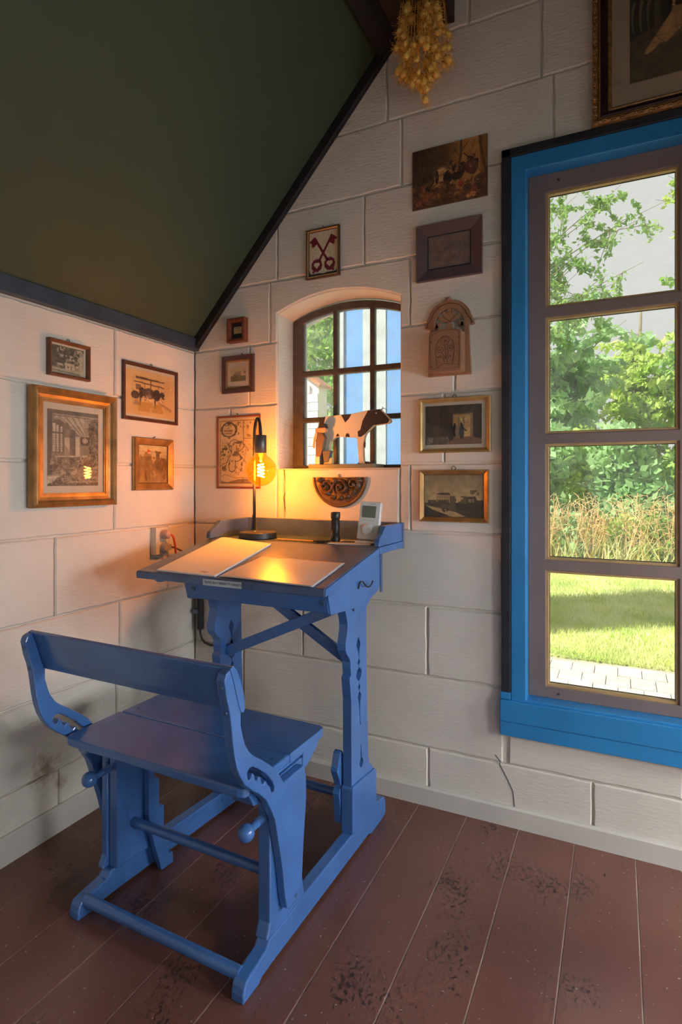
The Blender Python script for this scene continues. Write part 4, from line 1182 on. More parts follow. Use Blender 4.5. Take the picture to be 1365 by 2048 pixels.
for i in range(34):
    t = -w_ / 2 + 0.032 + i * (w_ - 0.064) / 33
    bd.box(t - 0.0014, t + 0.0014, -0.0085, -0.005, 0.0285, 0.0305).box(t - 0.0014, t + 0.0014, -0.0085, -0.005, h_ - 0.0305, h_ - 0.0285)
    z = 0.032 + i * (h_ - 0.064) / 33
    bd.box(-w_ / 2 + 0.0285, -w_ / 2 + 0.0305, -0.0085, -0.005, z - 0.0014, z + 0.0014).box(w_ / 2 - 0.0305, w_ / 2 - 0.0285, -0.0085, -0.005, z - 0.0014, z + 0.0014)
bd.build('beading', M['dark_gold'], o)['kind'] = 'stuff'

# --- crossed keys embroidery
cv = Canvas(100, 130, c8(205, 190, 160), 11)
for i in range(100): cv.rect(i / 100, 0, i / 100 + 0.004, 1, c8(188, 172, 140), 0.35)
KR = c8(112, 24, 44)
def key(p, q, bit):
    cv.line(*p, *q, 0.030, KR)
    px, py = q; dx, dy = (q[0] - p[0]) * 0.77, q[1] - p[1]
    L_ = math.hypot(dx, dy); dx, dy = dx / L_, dy / L_
    nx, ny = (-dy, dx) if bit > 0 else (dy, -dx)
    def P_(a, b): return (px + (dx * a + nx * b) / 0.77, py + dy * a + ny * b)
    cv.poly([P_(0.03, -0.03), P_(0.03, 0.16), P_(-0.03, 0.16), P_(-0.03, 0.13), P_(-0.07, 0.13), P_(-0.07, 0.16), P_(-0.15, 0.16), P_(-0.15, 0.0), P_(0.0, -0.03)], KR)
    bx, by = p
    ox, oy = bx - dx * 0.125 / 0.77, by - dy * 0.125
    for k in range(9):
        t = 2 * math.pi * k / 9
        cv.ell(ox + 0.125 * math.cos(t), oy + 0.095 * math.sin(t), 0.075, 0.058, KR)
    CR = c8(205, 190, 160)
    cv.ell(ox - 0.045, oy - 0.022, 0.06, 0.044, CR).ell(ox + 0.045, oy - 0.022, 0.06, 0.044, CR).poly([(ox - 0.1, oy - 0.01), (ox + 0.1, oy - 0.01), (ox, oy + 0.075)], CR)
    cv.ell(bx - dx * 0.29 / 0.77, by - dy * 0.29, 0.045, 0.032, KR).ell(bx, by, 0.05, 0.034, c8(70, 16, 32))
key((0.36, 0.66), (0.80, 0.14), 1)
key((0.64, 0.66), (0.20, 0.14), -1)
cv.rect(0, 0.965, 1, 1, c8(58, 54, 56)).poly([(0, 0.86), (0.06, 0.95), (0.4, 0.95), (0.5, 0.975), (0.6, 0.95), (0.94, 0.95), (1, 0.86), (1, 1), (0, 1)], c8(58, 54, 58))
cv.mott(0.12, 30)
o, _ = frame('framed_embroidery', 'narrow frame with two crossed crimson keys above the arched window', 'B', 0.588, 0.738, 2.021, 2.221,
      [(0, 0.0005), (0, 0.0135), (0.0015, 0.015), (0.0045, 0.0135), (0.008, 0.0145), (0.0115, 0.0095), (0.0115, 0.003)], M['wood_dark'], cv, 0.012, 0.005, glass=False)
rails(o, 0.15, 0.2, [(0.0045, 0.0138), (0.008, 0.0150), (0.0105, 0.0112), (0.0105, 0.010), (0.0045, 0.010)], M['gold_light'], name='gilt_slip')
nail(o, 0.0, 0.204)

# --- tiny deep box frame
cv = Canvas(60, 46, c8(214, 186, 134), 13)
cv.rect(0.2, 0.12, 0.8, 0.24, c8(120, 80, 44), 0.8)
for j in range(5): cv.rect(0.12 + 0.02 * (j % 2), 0.36 + j * 0.12, 0.88, 0.41 + j * 0.12, c8(150, 106, 60), 0.7)
cv.mott(0.1, 8)
o, _ = frame('box_frame', 'tiny deep wooden box frame with a small cream card under the ceiling batten', 'B', 0.202, 0.294, 1.801, 1.905,
      [(0, 0.0005), (0, 0.029), (0.002, 0.0304), (0.009, 0.0304), (0.0105, 0.026), (0.014, 0.0255), (0.017, 0.022), (0.017, 0.006)], M['wood_box'], cv, 0.0165, 0.010, mount=(0.008, 0.019, 0.010, 0.023, M['navy_mat']))
nail(o, 0.006, 0.106)

# --- plum frame with a barn photograph
cv = Canvas(80, 96, c8(186, 168, 128), 15)
cv.rect(0, 0, 1, 1, c8(196, 174, 130)).rect(0, 0.62, 1, 1, c8(112, 104, 66)).poly([(0.16, 0.58), (0.34, 0.32), (0.72, 0.32), (0.84, 0.58)], c8(150, 136, 104)).rect(0.16, 0.54, 0.86, 0.64, c8(130, 116, 86)).poly([(0.66, 0.38), (0.76, 0.3), (0.86, 0.4), (0.86, 0.62), (0.66, 0.62)], c8(204, 178, 132)).ell(0.92, 0.4, 0.07, 0.1, c8(120, 108, 80)).rect(0.3, 0.56, 0.34, 0.64, c8(90, 80, 60))
cv.mott(0.1, 10)
o, _ = frame('framed_photograph', 'plum brown frame with gilt edge and faded photograph of a barn', 'B', 0.161, 0.329, 1.584, 1.747,
      [(0, 0.0005), (0, 0.0105), (0.0015, 0.0124), (0.017, 0.0105), (0.0215, 0.009), (0.0215, 0.002)], M['plum'], cv, 0.027, 0.003, mount=(0.017, 0.022, 0.017, 0.024))
rails(o, 0.168, 0.163, [(0.0215, 0.002), (0.0215, 0.0085), (0.0275, 0.006), (0.0275, 0.002)], M['gold'], name='gilt_slip')
nail(o, 0.02, 0.166)

# --- old map
cv = Canvas(150, 220, c8(222, 196, 148), 17)
INK = c8(84, 66, 46)
cv.mott(0.05, 6)
for (x0, y0, x1, y1) in ((0.03, 0.03, 0.97, 0.03), (0.03, 0.97, 0.97, 0.97), (0.03, 0.03, 0.03, 0.97), (0.97, 0.03, 0.97, 0.97), (0.63, 0.03, 0.63, 0.4), (0.63, 0.3, 0.97, 0.3)):
    cv.line(x0, y0, x1, y1, 0.004, INK)
for i in range(40):
    a = 2 * math.pi * i / 40
    cv.ell(0.255 + 0.185 * math.cos(a), 0.165 + 0.105 * math.sin(a) * (1.0 + 0.1 * math.sin(3 * a)), 0.018 + 0.01 * (i % 3), 0.013, INK, 0.85)
cv.ell(0.255, 0.165, 0.165, 0.092, c8(224, 198, 150))
cv.ell(0.26, 0.07, 0.04, 0.02, INK).ell(0.26, 0.285, 0.04, 0.018, INK, 0.7)
cv.blotch(INK, 16, 0.56, 0.7, (0.42, 0.05, 0.62, 0.24)).blotch(INK, 16, 0.6, 0.55, (0.64, 0.05, 0.97, 0.28))
coast = [(0.05, 0.71), (0.1, 0.68), (0.2, 0.66), (0.24, 0.6), (0.3, 0.55), (0.33, 0.5), (0.27, 0.46), (0.25, 0.4), (0.3, 0.34), (0.4, 0.31), (0.52, 0.34), (0.6, 0.36), (0.66, 0.41), (0.58, 0.47), (0.48, 0.5), (0.55, 0.56), (0.6, 0.6), (0.5, 0.64), (0.42, 0.64)]
cv.path(coast, 0.005, INK).path([(0.28, 0.62), (0.25, 0.7), (0.27, 0.78), (0.33, 0.8), (0.41, 0.78), (0.43, 0.7), (0.42, 0.63)], 0.006, INK).path([(0.62, 0.42), (0.7, 0.44), (0.69, 0.5), (0.66, 0.6), (0.6, 0.68), (0.56, 0.75)], 0.003, INK, 0.7)
cv.blotch(INK, 22, 0.6, 0.75, (0.04, 0.33, 0.62, 0.84)).blotch(INK, 24, 0.66, 0.5, (0.62, 0.32, 0.95, 0.9)).ell(0.16, 0.45, 0.07, 0.018, INK, 0.8).ell(0.5, 0.36, 0.08, 0.02, INK, 0.8).ell(0.13, 0.54, 0.05, 0.018, INK, 0.8).ell(0.14, 0.76, 0.06, 0.03, INK, 0.55)
for j in range(26): cv.rect(0.66 + 0.03 * ((j * 7) % 3), 0.34 + j * 0.022, 0.94 - 0.03 * ((j * 5) % 4), 0.3435 + j * 0.022, INK, 0.4)
for j in range(14): cv.rect(0.06, 0.30 + j * 0.012, 0.2 + 0.02 * (j % 3), 0.3035 + j * 0.012, INK, 0.35)
cv.poly([(0.05, 0.93), (0.2, 0.955), (0.5, 0.91), (0.8, 0.9), (0.95, 0.95), (0.95, 0.97), (0.05, 0.97)], INK, 0.6).path([(0.05, 0.87), (0.15, 0.84), (0.28, 0.86), (0.42, 0.89), (0.7, 0.885), (0.95, 0.88)], 0.003, INK, 0.8).blotch(INK, 18, 0.55, 0.7, (0.6, 0.88, 0.9, 0.95))
o, p = frame('framed_map', 'red-brown frame with an old printed map behind the lamp', 'B', 0.13, 0.36, 1.168, 1.486,
      [(0, 0.0005), (0, 0.0062), (0.0015, 0.0073), (0.006, 0.0073), (0.0085, 0.0055), (0.0085, 0.002)], M['wood_red'], cv, 0.009, 0.0025, mount=(0.004, 0.005, 0.004, 0.006, M['mount']))
nail(o, -0.003, 0.322)
for i, (tx, sz) in enumerate((('KARTE', 0.0115), ('DES', 0.007), ('BOOMER', 0.0115), ('LANDES', 0.0115))):
    lettering(tx, sz, mat('sepia_ink', (0.1, 0.055, 0.03), 0.7) if i == 0 else bpy.data.materials['sepia_ink'], p, (-0.0525, -0.0037, 0.2755 - 0.0118 * i), (R(90), 0, 0))

# --- unframed battle scene on board
cv = Canvas(170, 140, c8(96, 66, 40), 19)
cv.grad(c8(112, 78, 42), c8(84, 58, 38)).ell(0.7, 0.2, 0.35, 0.36, c8(176, 124, 62), 1, 0.8).ell(0.45, 0.3, 0.3, 0.25, c8(150, 106, 56), 0.8, 0.9)
cv.ell(0.12, 0.2, 0.32, 0.4, c8(66, 50, 34), 0.9, 0.7).blotch(c8(58, 42, 30), 6, 0.5, 0.7, (0, 0, 0.45, 0.6)).rect(0.9, 0, 1, 0.7, c8(96, 64, 38), 0.6)
for pts, wd in ((((0.12, 0.75), (0.13, 0.4), (0.08, 0.1)), 0.02), (((0.13, 0.45), (0.26, 0.22), (0.34, 0.16)), 0.010), (((0.13, 0.42), (0.03, 0.2)), 0.009), (((0.41, 0.62), (0.40, 0.3), (0.38, 0.0)), 0.017), (((0.62, 0.55), (0.66, 0.2), (0.66, 0.0)), 0.019), (((0.65, 0.28), (0.58, 0.14)), 0.008), (((0.98, 0.6), (0.93, 0.3), (0.9, 0.0)), 0.02), (((0.64, 0.36), (0.55, 0.3), (0.5, 0.3)), 0.006), (((0.66, 0.2), (0.75, 0.06)), 0.008), (((0.4, 0.3), (0.48, 0.1)), 0.007)):
    cv.path(list(pts), wd, c8(80, 54, 32), 0.9)
cv.ell(0.5, 0.72, 0.3, 0.14, c8(164, 110, 60), 0.8, 0.5).ell(0.4, 0.56, 0.08, 0.16, c8(190, 150, 90), 0.9, 0.4).blotch(c8(70, 42, 28), 8, 0.5, 0.75, (0, 0.62, 1, 1)).blotch(c8(150, 84, 44), 9, 0.58, 0.8, (0, 0.62, 1, 0.95))
cv.ell(0.34, 0.53, 0.025, 0.12, c8(50, 34, 30)).ell(0.48, 0.58, 0.055, 0.13, c8(46, 32, 34)).ell(0.60, 0.57, 0.09, 0.07, c8(52, 36, 36)).ell(0.57, 0.42, 0.03, 0.07, c8(38, 28, 34)).ell(0.53, 0.34, 0.017, 0.045, c8(34, 26, 30)).ell(0.56, 0.335, 0.016, 0.03, c8(120, 72, 48)).ell(0.68, 0.46, 0.045, 0.10, c8(56, 38, 36)).ell(0.8, 0.47, 0.09, 0.13, c8(92, 54, 40)).ell(0.78, 0.34, 0.04, 0.04, c8(44, 32, 34)).line(0.7, 0.23, 0.8, 0.37, 0.010, c8(60, 40, 32)).ell(0.83, 0.31, 0.018, 0.04, c8(120, 70, 46)).ell(0.86, 0.4, 0.03, 0.05, c8(50, 36, 34)).line(0.45, 0.42, 0.62, 0.34, 0.008, c8(110, 76, 46))
cv.ell(0.22, 0.68, 0.04, 0.05, c8(36, 28, 30)).line(0.18, 0.76, 0.3, 0.58, 0.012, c8(44, 34, 32)).ell(0.28, 0.8, 0.06, 0.05, c8(132, 78, 52)).ell(0.34, 0.74, 0.04, 0.05, c8(70, 52, 50)).ell(0.82, 0.84, 0.05, 0.06, c8(126, 64, 44)).poly([(0.72, 0.93), (0.78, 0.88), (0.86, 0.9), (0.84, 0.96), (0.74, 0.97)], c8(196, 134, 72)).ell(0.66, 0.72, 0.04, 0.05, c8(140, 62, 42)).ell(0.74, 0.8, 0.06, 0.06, c8(66, 46, 42)).ell(0.9, 0.7, 0.07, 0.08, c8(76, 52, 44), 0.8)
cv.strokes(260, (0.02, 0.6, 0.98, 1.0), [c8(64, 42, 30), c8(120, 76, 46), c8(150, 96, 56), c8(84, 50, 36), c8(46, 36, 34)], 0.06, 0.006, 0.65)
cv.strokes(130, (0.3, 0.32, 0.92, 0.7), [c8(40, 30, 32), c8(120, 70, 46), c8(170, 120, 70), c8(70, 46, 38), c8(200, 150, 92)], 0.045, 0.005, 0.6)
cv.strokes(120, (0.0, 0.0, 1.0, 0.5), [c8(84, 58, 34), c8(130, 92, 50), c8(70, 48, 30)], 0.10, 0.003, 0.5)
cv.mott(0.2, 14)
bt = thing('board_painting', 'unframed dark brown painting of galloping riders, highest on the gable wall left of the window', 'picture', (1.1795, 0, 2.212), 0, 'framed pictures on the white walls')
MB().box(-0.1395, 0.1395, -0.0058, -0.0008, 0.0, 0.220).build('board', M['board'], bt, bevel=0.0008, seg=1)
print_mesh(cv, -0.139, 0.139, 0.0005, 0.2195, -0.0063, 'painted_face', bt)

# --- purple-brown frame with a pressed relief
pf = thing('relief_plaque', 'purple-brown frame around a dull embossed metal picture below the riders painting', 'plaque', (1.1795, 0, 1.939), 0, 'framed pictures on the white walls')
rails(pf, 0.243, 0.206, [(0, 0.0005), (0, 0.0167), (0.002, 0.0167), (0.04, 0.0075), (0.0405, 0.002)], M['purple'])
rails(pf, 0.243, 0.206, [(0.0405, 0.001), (0.0405, 0.0055), (0.0445, 0.005), (0.0445, 0.001)], M['navy_mat'], name='black_slip')
rg = np.random.default_rng(8)
gx, gz = 90, 70
XX, ZZ = np.meshgrid(np.linspace(0, 1, gx), np.linspace(0, 1, gz))
Hh = np.zeros_like(XX)
for k in range(160):
    cx_, cz_ = 0.5 + rg.normal(0, 0.22), 0.45 + rg.normal(0, 0.2)
    s_ = rg.uniform(0.01, 0.03)
    Hh += rg.uniform(0.3, 1) * np.exp(-(((XX - cx_) / s_) ** 2 + ((ZZ - cz_) / (s_ * rg.uniform(0.8, 3))) ** 2))
Hh = np.clip(Hh, 0, 2) * 0.0011 * np.clip(4 * np.minimum(np.minimum(XX, 1 - XX), np.minimum(ZZ, 1 - ZZ)), 0, 1)
vv = [(-0.077 + 0.154 * XX[j, i], -0.0042 - Hh[j, i], 0.0445 + 0.117 * ZZ[j, i]) for j in range(gz) for i in range(gx)]
ff = [(j * gx + i, j * gx + i + 1, (j + 1) * gx + i + 1, (j + 1) * gx + i) for j in range(gz - 1) for i in range(gx - 1)]
M['pewter'] = mat('dull_copper_relief', (0.22, 0.155, 0.135), 0.38, metal=0.25, var=0.2, scale=30)
MB().add(vv, ff).build('relief_panel', M['pewter'], pf, smooth='all')
MB().box(-0.078, 0.078, -0.0040, -0.001, 0.0435, 0.163).build('backing', M['pewter'], pf)

# --- doorway picture
cv = Canvas(130, 92, c8(70, 62, 52), 21)
cv.grad(c8(74, 66, 56), c8(84, 70, 56)).rect(0.28, 0, 0.42, 0.8, c8(58, 50, 42), 0.6).mott(0.2, 8)
cv.rect(0.5, 0.22, 0.84, 0.83, c8(176, 140, 92)).rect(0.5, 0.22, 0.84, 0.25, c8(120, 96, 66)).rect(0.59, 0.31, 0.7, 0.55, c8(112, 100, 84)).rect(0.61, 0.34, 0.68, 0.54, c8(150, 132, 104)).blotch(c8(212, 176, 110), 8, 0.5, 0.8, (0.51, 0.3, 0.8, 0.8)).rect(0.8, 0.22, 0.845, 0.83, c8(150, 124, 92))
cv.poly([(0.5, 0.83), (0.86, 0.8), (1, 0.86), (1, 1), (0.4, 1)], c8(128, 98, 76)).poly([(0.86, 0.1), (1, 0.06), (1, 0.86), (0.86, 0.82)], c8(66, 58, 50))
cv.ell(0.47, 0.70, 0.05, 0.2, c8(52, 50, 46)).ell(0.46, 0.5, 0.025, 0.045, c8(60, 48, 40)).ell(0.53, 0.64, 0.03, 0.18, c8(34, 30, 30)).ell(0.58, 0.68, 0.04, 0.15, c8(136, 112, 96)).ell(0.65, 0.68, 0.045, 0.18, c8(58, 66, 74)).ell(0.65, 0.49, 0.02, 0.04, c8(70, 52, 44)).line(0.66, 0.56, 0.73, 0.66, 0.014, c8(44, 40, 40))
cv.rect(0, 0.78, 0.42, 1, c8(118, 112, 96), 0.35).blotch(c8(160, 150, 126), 12, 0.58, 0.7, (0.02, 0.82, 0.42, 1)).mott(0.1, 14)
frame('framed_print', 'gilt frame with dark picture of people standing in a bright doorway', 'B', 1.069, 1.331, 1.304, 1.503,
      [(0, 0.0005), (0, 0.016), (0.002, 0.0185), (0.006, 0.0178), (0.0065, 0.0145), (0.011, 0.0105), (0.0155, 0.0085), (0.0155, 0.003)], M['gold_light'], cv, 0.0155, 0.0045, mount=(0.006, 0.011, 0.017, 0.014), ring=0.0065)

# --- landscape with house
cv = Canvas(130, 92, c8(176, 150, 106), 23)
cv.grad(c8(150, 130, 96), c8(196, 166, 114), 0.0, 0.6).mott(0.1, 5)
cv.rect(0, 0.66, 1, 1, c8(96, 82, 60)).poly([(0.2, 0.47), (0.24, 0.43), (0.42, 0.42), (0.46, 0.48)], c8(82, 76, 70)).rect(0.2, 0.48, 0.45, 0.66, c8(176, 146, 100))
for j in range(2):
    for i in range(6): cv.rect(0.225 + i * 0.037, 0.51 + j * 0.07, 0.24 + i * 0.037, 0.545 + j * 0.07, c8(110, 92, 68))
cv.blotch(c8(84, 74, 56), 9, 0.42, 0.85, (0.44, 0.5, 0.75, 0.68)).blotch(c8(70, 62, 46), 8, 0.38, 0.9, (0.06, 0.6, 0.42, 0.76)).poly([(0.72, 0.52), (0.86, 0.5), (0.9, 0.6), (1, 0.58), (1, 0.8), (0.72, 0.8)], c8(78, 68, 52)).rect(0.75, 0.56, 0.79, 0.64, c8(150, 126, 88)).rect(0.81, 0.55, 0.84, 0.64, c8(150, 126, 88)).blotch(c8(92, 82, 60), 8, 0.5, 0.8, (0.78, 0.36, 0.92, 0.48))
cv.poly([(0.54, 0.66), (0.98, 0.7), (0.98, 0.9), (0.54, 0.84)], c8(66, 58, 44)).poly([(0.02, 0.72), (0.6, 0.9), (0.8, 0.97), (0.5, 1.0), (0.2, 0.88)], c8(186, 156, 106)).poly([(0, 0.76), (0.4, 0.95), (0.3, 1), (0, 1)], c8(62, 54, 40)).poly([(0.5, 0.86), (1, 0.9), (1, 1), (0.74, 1)], c8(72, 62, 46)).ell(0.38, 0.83, 0.035, 0.035, c8(56, 44, 36)).ell(0.32, 0.83, 0.012, 0.04, c8(50, 40, 34)).ell(0.37, 0.83, 0.012, 0.02, c8(190, 168, 130)).rect(0.33, 0.84, 0.35, 0.89, c8(50, 40, 34)).rect(0.4, 0.84, 0.41, 0.88, c8(50, 40, 34))
cv.mott(0.12, 14)
o, _ = frame('framed_painting', 'gilt frame with landscape of a large house and cattle, lowest on the gable wall', 'B', 1.069, 1.324, 1.051, 1.241,
      [(0, 0.0005), (0, 0.013), (0.0015, 0.0169), (0.004, 0.0169), (0.017, 0.0085), (0.017, 0.003)], M['gold'], cv, 0.0188, 0.0045, ring=0.0075)
h_, w_ = 0.19, 0.255
bd = MB()
for i in range(40):
    t = -w_ / 2 + 0.02 + i * (w_ - 0.04) / 39
    bd.box(t - 0.0016, t + 0.0016, -0.0085, -0.005, 0.017, 0.019).box(t - 0.0016, t + 0.0016, -0.0085, -0.005, h_ - 0.019, h_ - 0.017)
for i in range(30):
    z = 0.02 + i * (h_ - 0.04) / 29
    bd.box(-w_ / 2 + 0.017, -w_ / 2 + 0.019, -0.0085, -0.005, z - 0.0016, z + 0.0016).box(w_ / 2 - 0.019, w_ / 2 - 0.017, -0.0085, -0.005, z - 0.0016, z + 0.0016)
bd.build('beading', M['dark_gold'], o)['kind'] = 'stuff'

# --- big picture with a dog, above the large window (goes on past the frame)
cv = Canvas(300, 190, c8(96, 82, 64), 25)
T = lambda *p: tuple((p[i] * 0.30 if i % 2 == 0 else 0.12 + 0.86 * p[i]) for i in range(len(p)))
TP = lambda pts: [T(*q) for q in pts]
cv.grad(c8(64, 56, 46), c8(104, 88, 68), 0.3, 1.0).rect(0, 0, 1, 0.14, c8(124, 104, 74)).rect(*T(0, 0.03, 0.6, 0.56), c8(60, 54, 48))
for x in (0.09, 0.24, 0.39):
    cv.ell(T(x, 0)[0], T(0, 0.32)[1], 0.017, 0.15, c8(118, 98, 76)).ell(T(x + 0.035, 0)[0], T(0, 0.36)[1], 0.014, 0.14, c8(66, 58, 50))
cv.rect(*T(0.48, 0.04, 0.6, 0.56), c8(100, 86, 68)).poly(TP([(0, 0.56), (0.7, 0.45), (0.72, 0.5), (0, 0.62)]), c8(98, 82, 62)).poly([(0, 0.66), (1, 0.5), (1, 1), (0, 1)], c8(98, 82, 62)).rect(0.2, 0.14, 1, 0.5, c8(60, 53, 46))
cv.ell(0.34, 0.46, 0.10, 0.15, c8(176, 130, 80)).poly(TP([(0.8, 0.38), (1.0, 0.5), (0.42, 0.74), (0.30, 0.75), (0.32, 0.70)]), c8(190, 144, 92)).poly(TP([(0.95, 0.42), (1.15, 0.5), (0.7, 0.68), (0.6, 0.67)]), c8(180, 134, 84))
cv.ell(0.285, 0.30, 0.045, 0.10, c8(74, 52, 42)).poly(TP([(0.76, 0.30), (0.86, 0.10), (0.93, 0.10), (0.86, 0.32)]), c8(204, 162, 112)).ell(0.235, 0.36, 0.014, 0.03, c8(50, 38, 34)).ell(0.55, 0.5, 0.16, 0.14, c8(150, 108, 66)).poly([(0.4, 0.75), (0.8, 0.6), (0.86, 0.68), (0.5, 0.82)], c8(160, 116, 72))
cv.strokes(260, (0, 0.55, 1, 1), [c8(120, 92, 70), c8(84, 70, 54), c8(134, 90, 70)], 0.08, 0.005, 0.4, 0.1)
cv.strokes(120, (0.24, 0.34, 0.45, 0.6), [c8(150, 104, 62), c8(204, 158, 104)], 0.05, 0.004, 0.4, 1.2)
cv.mott(0.12, 12)
o, _ = frame('framed_painting', 'large dark picture of a reclining dog in ornate gilt and maroon frame above the window', 'B', 1.659, 2.36, 2.349, 2.93,
      [(0, 0.0005), (0, 0.02), (0.003, 0.03), (0.01, 0.034), (0.017, 0.03), (0.0185, 0.024), (0.0185, 0.002)], M['gold_orn'], cv, 0.058, 0.006, mount=(0.052, 0.06, 0.052, 0.062, mat('tan_mount_board', (0.45, 0.33, 0.22), 0.7, var=0.06)))
rails(o, 0.701, 0.581, [(0.0185, 0.002), (0.0185, 0.026), (0.021, 0.029), (0.0245, 0.026), (0.0245, 0.002)], M['gold'], name='gilt_slip')
rails(o, 0.701, 0.581, [(0.0245, 0.002), (0.0245, 0.024), (0.03, 0.027), (0.046, 0.016), (0.0465, 0.002)], M['maroon'], name='lacquered_rail')
rails(o, 0.701, 0.581, [(0.0465, 0.002), (0.0465, 0.016), (0.05, 0.0175), (0.0585, 0.009), (0.0585, 0.002)], M['gold_orn'], name='inner_rail')
# leaf ornaments along the visible outer moulding
orn = MB()
ro_ = random.Random(3)
for i in range(22):
    z = 0.012 + i * 0.0262
    for dx, a in ((0.006, 0.5), (0.012, -0.5)):
        orn.sphere((-0.3505 + dx, -0.0325, z), 0.0052, 8, 6, (0.8, 0.5, 1.6))
    orn.sphere((-0.3505 + 0.009, -0.0345, z + 0.012), 0.0034, 8, 6)
for i in range(26):
    x = -0.34 + i * 0.0262
    for dz_ in (0.006, 0.012):
        orn.sphere((x, -0.0325, dz_), 0.0052, 8, 6, (1.6, 0.5, 0.8))
    orn.sphere((x + 0.012, -0.0345, 0.009), 0.0034, 8, 6)
orn.build('leaf_ornament', M['gold_orn'], o, smooth='all')['kind'] = 'stuff'
# ------------------------------------------------------------------ carved wall box
M['carved'] = mat('pale_carved_oak', (0.30, 0.155, 0.085), 0.5, var=0.15, scale=14, bump=0.35, bscale=22, aniso_bump=(8, 8, 0.8))
M['carved_line'] = mat('burnt_carving_line', (0.06, 0.025, 0.015), 0.7)
cb = thing('carved_wall_box', 'brown carved wooden wall box with arched back and incised flowers', 'wall box', (1.183, 0, 1.584), 0)
# outline of the back board (x, z): tapered sides, shoulders, round top
top = [(0.086, 0.176), (0.092, 0.18), (0.084, 0.205)]
for i in range(0, 13):
    a = math.pi * (0.08 + 0.84 * i / 12)
    top.append((0.081 * math.cos(a), 0.196 + 0.079 * math.sin(a)))
top += [(-0.084, 0.205), (-0.092, 0.18), (-0.086, 0.176)]
back_o = [(-0.0795, 0.0), (0.0795, 0.0), (0.0715, 0.172), (0.074, 0.176)] + top + [(-0.074, 0.176), (-0.0715, 0.172)]
hole = [(0.053, 0.158)] + [(0.053 * math.cos(math.pi * i / 14), 0.185 + 0.058 * math.sin(math.pi * i / 14)) for i in range(15)] + [(-0.053, 0.158)]
MB().plate(back_o, -0.0155, -0.001, [hole], 'xz').build('back_board', M['carved'], cb, bevel=0.002)
MB().lathe([(0.010, 0.0), (0.011, 0.004), (0.007, 0.012), (0.0, 0.014)], 12, (-0.004, -0.008, 0.272)).build('finial', M['carved'], cb, smooth=True)
arch_line = [(0.0775, 0.2)] + [(0.069 * math.cos(math.pi * i / 16), 0.193 + 0.068 * math.sin(math.pi * i / 16)) for i in range(1, 16)] + [(-0.0775, 0.2)]
MB().tube([(x, -0.0158, z) for x, z in [(0.084, 0.18)] + arch_line + [(-0.084, 0.18)]], 0.0011, 6).build('carved_line', M['carved_line'], cb)
# pierced tulips in the arch
def petal(cx, cz, L_, w_, a, c0=-0.014, c1=-0.004):
    pts = []
    for i in range(14):
        t = 2 * math.pi * i / 14
        x, z = L_ * (0.5 + 0.5 * math.cos(t)), w_ * math.sin(t) * (0.6 + 0.4 * math.cos(t))
        pts.append((cx + x * math.cos(a) - z * math.sin(a), cz + x * math.sin(a) + z * math.cos(a)))
    return MB().plate(pts, c0, c1, (), 'xz')
for (cx, cz, L_, w_, a) in ((0, 0.2, 0.044, 0.012, 90), (0, 0.198, 0.04, 0.011, 58), (0, 0.198, 0.04, 0.011, 122), (0.002, 0.196, 0.044, 0.011, 25), (-0.002, 0.196, 0.044, 0.011, 155),
                            (0.028, 0.196, 0.03, 0.012, -40), (-0.028, 0.196, 0.03, 0.012, 220), (0.04, 0.17, 0.024, 0.010, 60), (-0.04, 0.17, 0.024, 0.010, 120)):
    petal(cx, cz, L_, w_, R(a)).build('pierced_petal', M['carved'], cb, bevel=0.001, seg=1)
MB().plate([(-0.017, 0.15), (0.017, 0.15), (0.016, 0.172), (0.010, 0.188), (0.0, 0.195), (-0.010, 0.188), (-0.016, 0.172)], -0.0145, -0.003, (), 'xz').build('pierced_bud', M['carved'], cb, bevel=0.002)
# the box itself
bx0, bx1, dpt = -0.0585, 0.0585, 0.062
ft = [(bx0 - 0.004, 0.004), (bx1 - 0.002, 0.004), (bx1, 0.146)] + [(bx1 + (bx0 - bx1) * i / 10, 0.146 + 0.010 * math.sin(math.pi * i / 10)) for i in range(1, 10)] + [(bx0, 0.146)]
fr_ = MB().plate(ft, -dpt - 0.010, -dpt, (), 'xz').build('front_panel', M['carved'], cb, bevel=0.0015)
for s_ in (-1, 1):
    x = bx1 if s_ > 0 else bx0
    MB().plate([(-dpt, 0.006), (-0.0158, 0.006), (-0.0158, 0.15), (-dpt, 0.143)], x - 0.008 if s_ > 0 else x, x if s_ > 0 else x + 0.008, (), 'yz').build('side_panel', M['carved'], cb, bevel=0.001)
MB().box(bx0 + 0.006, bx1 - 0.006, -dpt, -0.016, 0.005, 0.012).build('bottom_panel', M['carved'], cb)
def cl(pts, r_=0.0008):
    MB().tube([(x, -dpt - 0.0100, z) for x, z in pts], r_, 5).build('carved_line', M['carved_line'], fr_)
cl([(-0.056, 0.134), (-0.052, 0.015), (0.05, 0.015), (0.052, 0.142), (0.025, 0.149), (0.0, 0.1505), (-0.025, 0.147), (-0.056, 0.134)])
cl([(-0.027, 0.018)] + [(0.0 + 0.034 * math.cos(math.pi * (1 - i / 14)), 0.075 + 0.055 * math.sin(math.pi * i / 14)) for i in range(15)] + [(0.027, 0.026), (0.02, 0.029), (0.0, 0.032), (-0.015, 0.028), (-0.027, 0.018)])
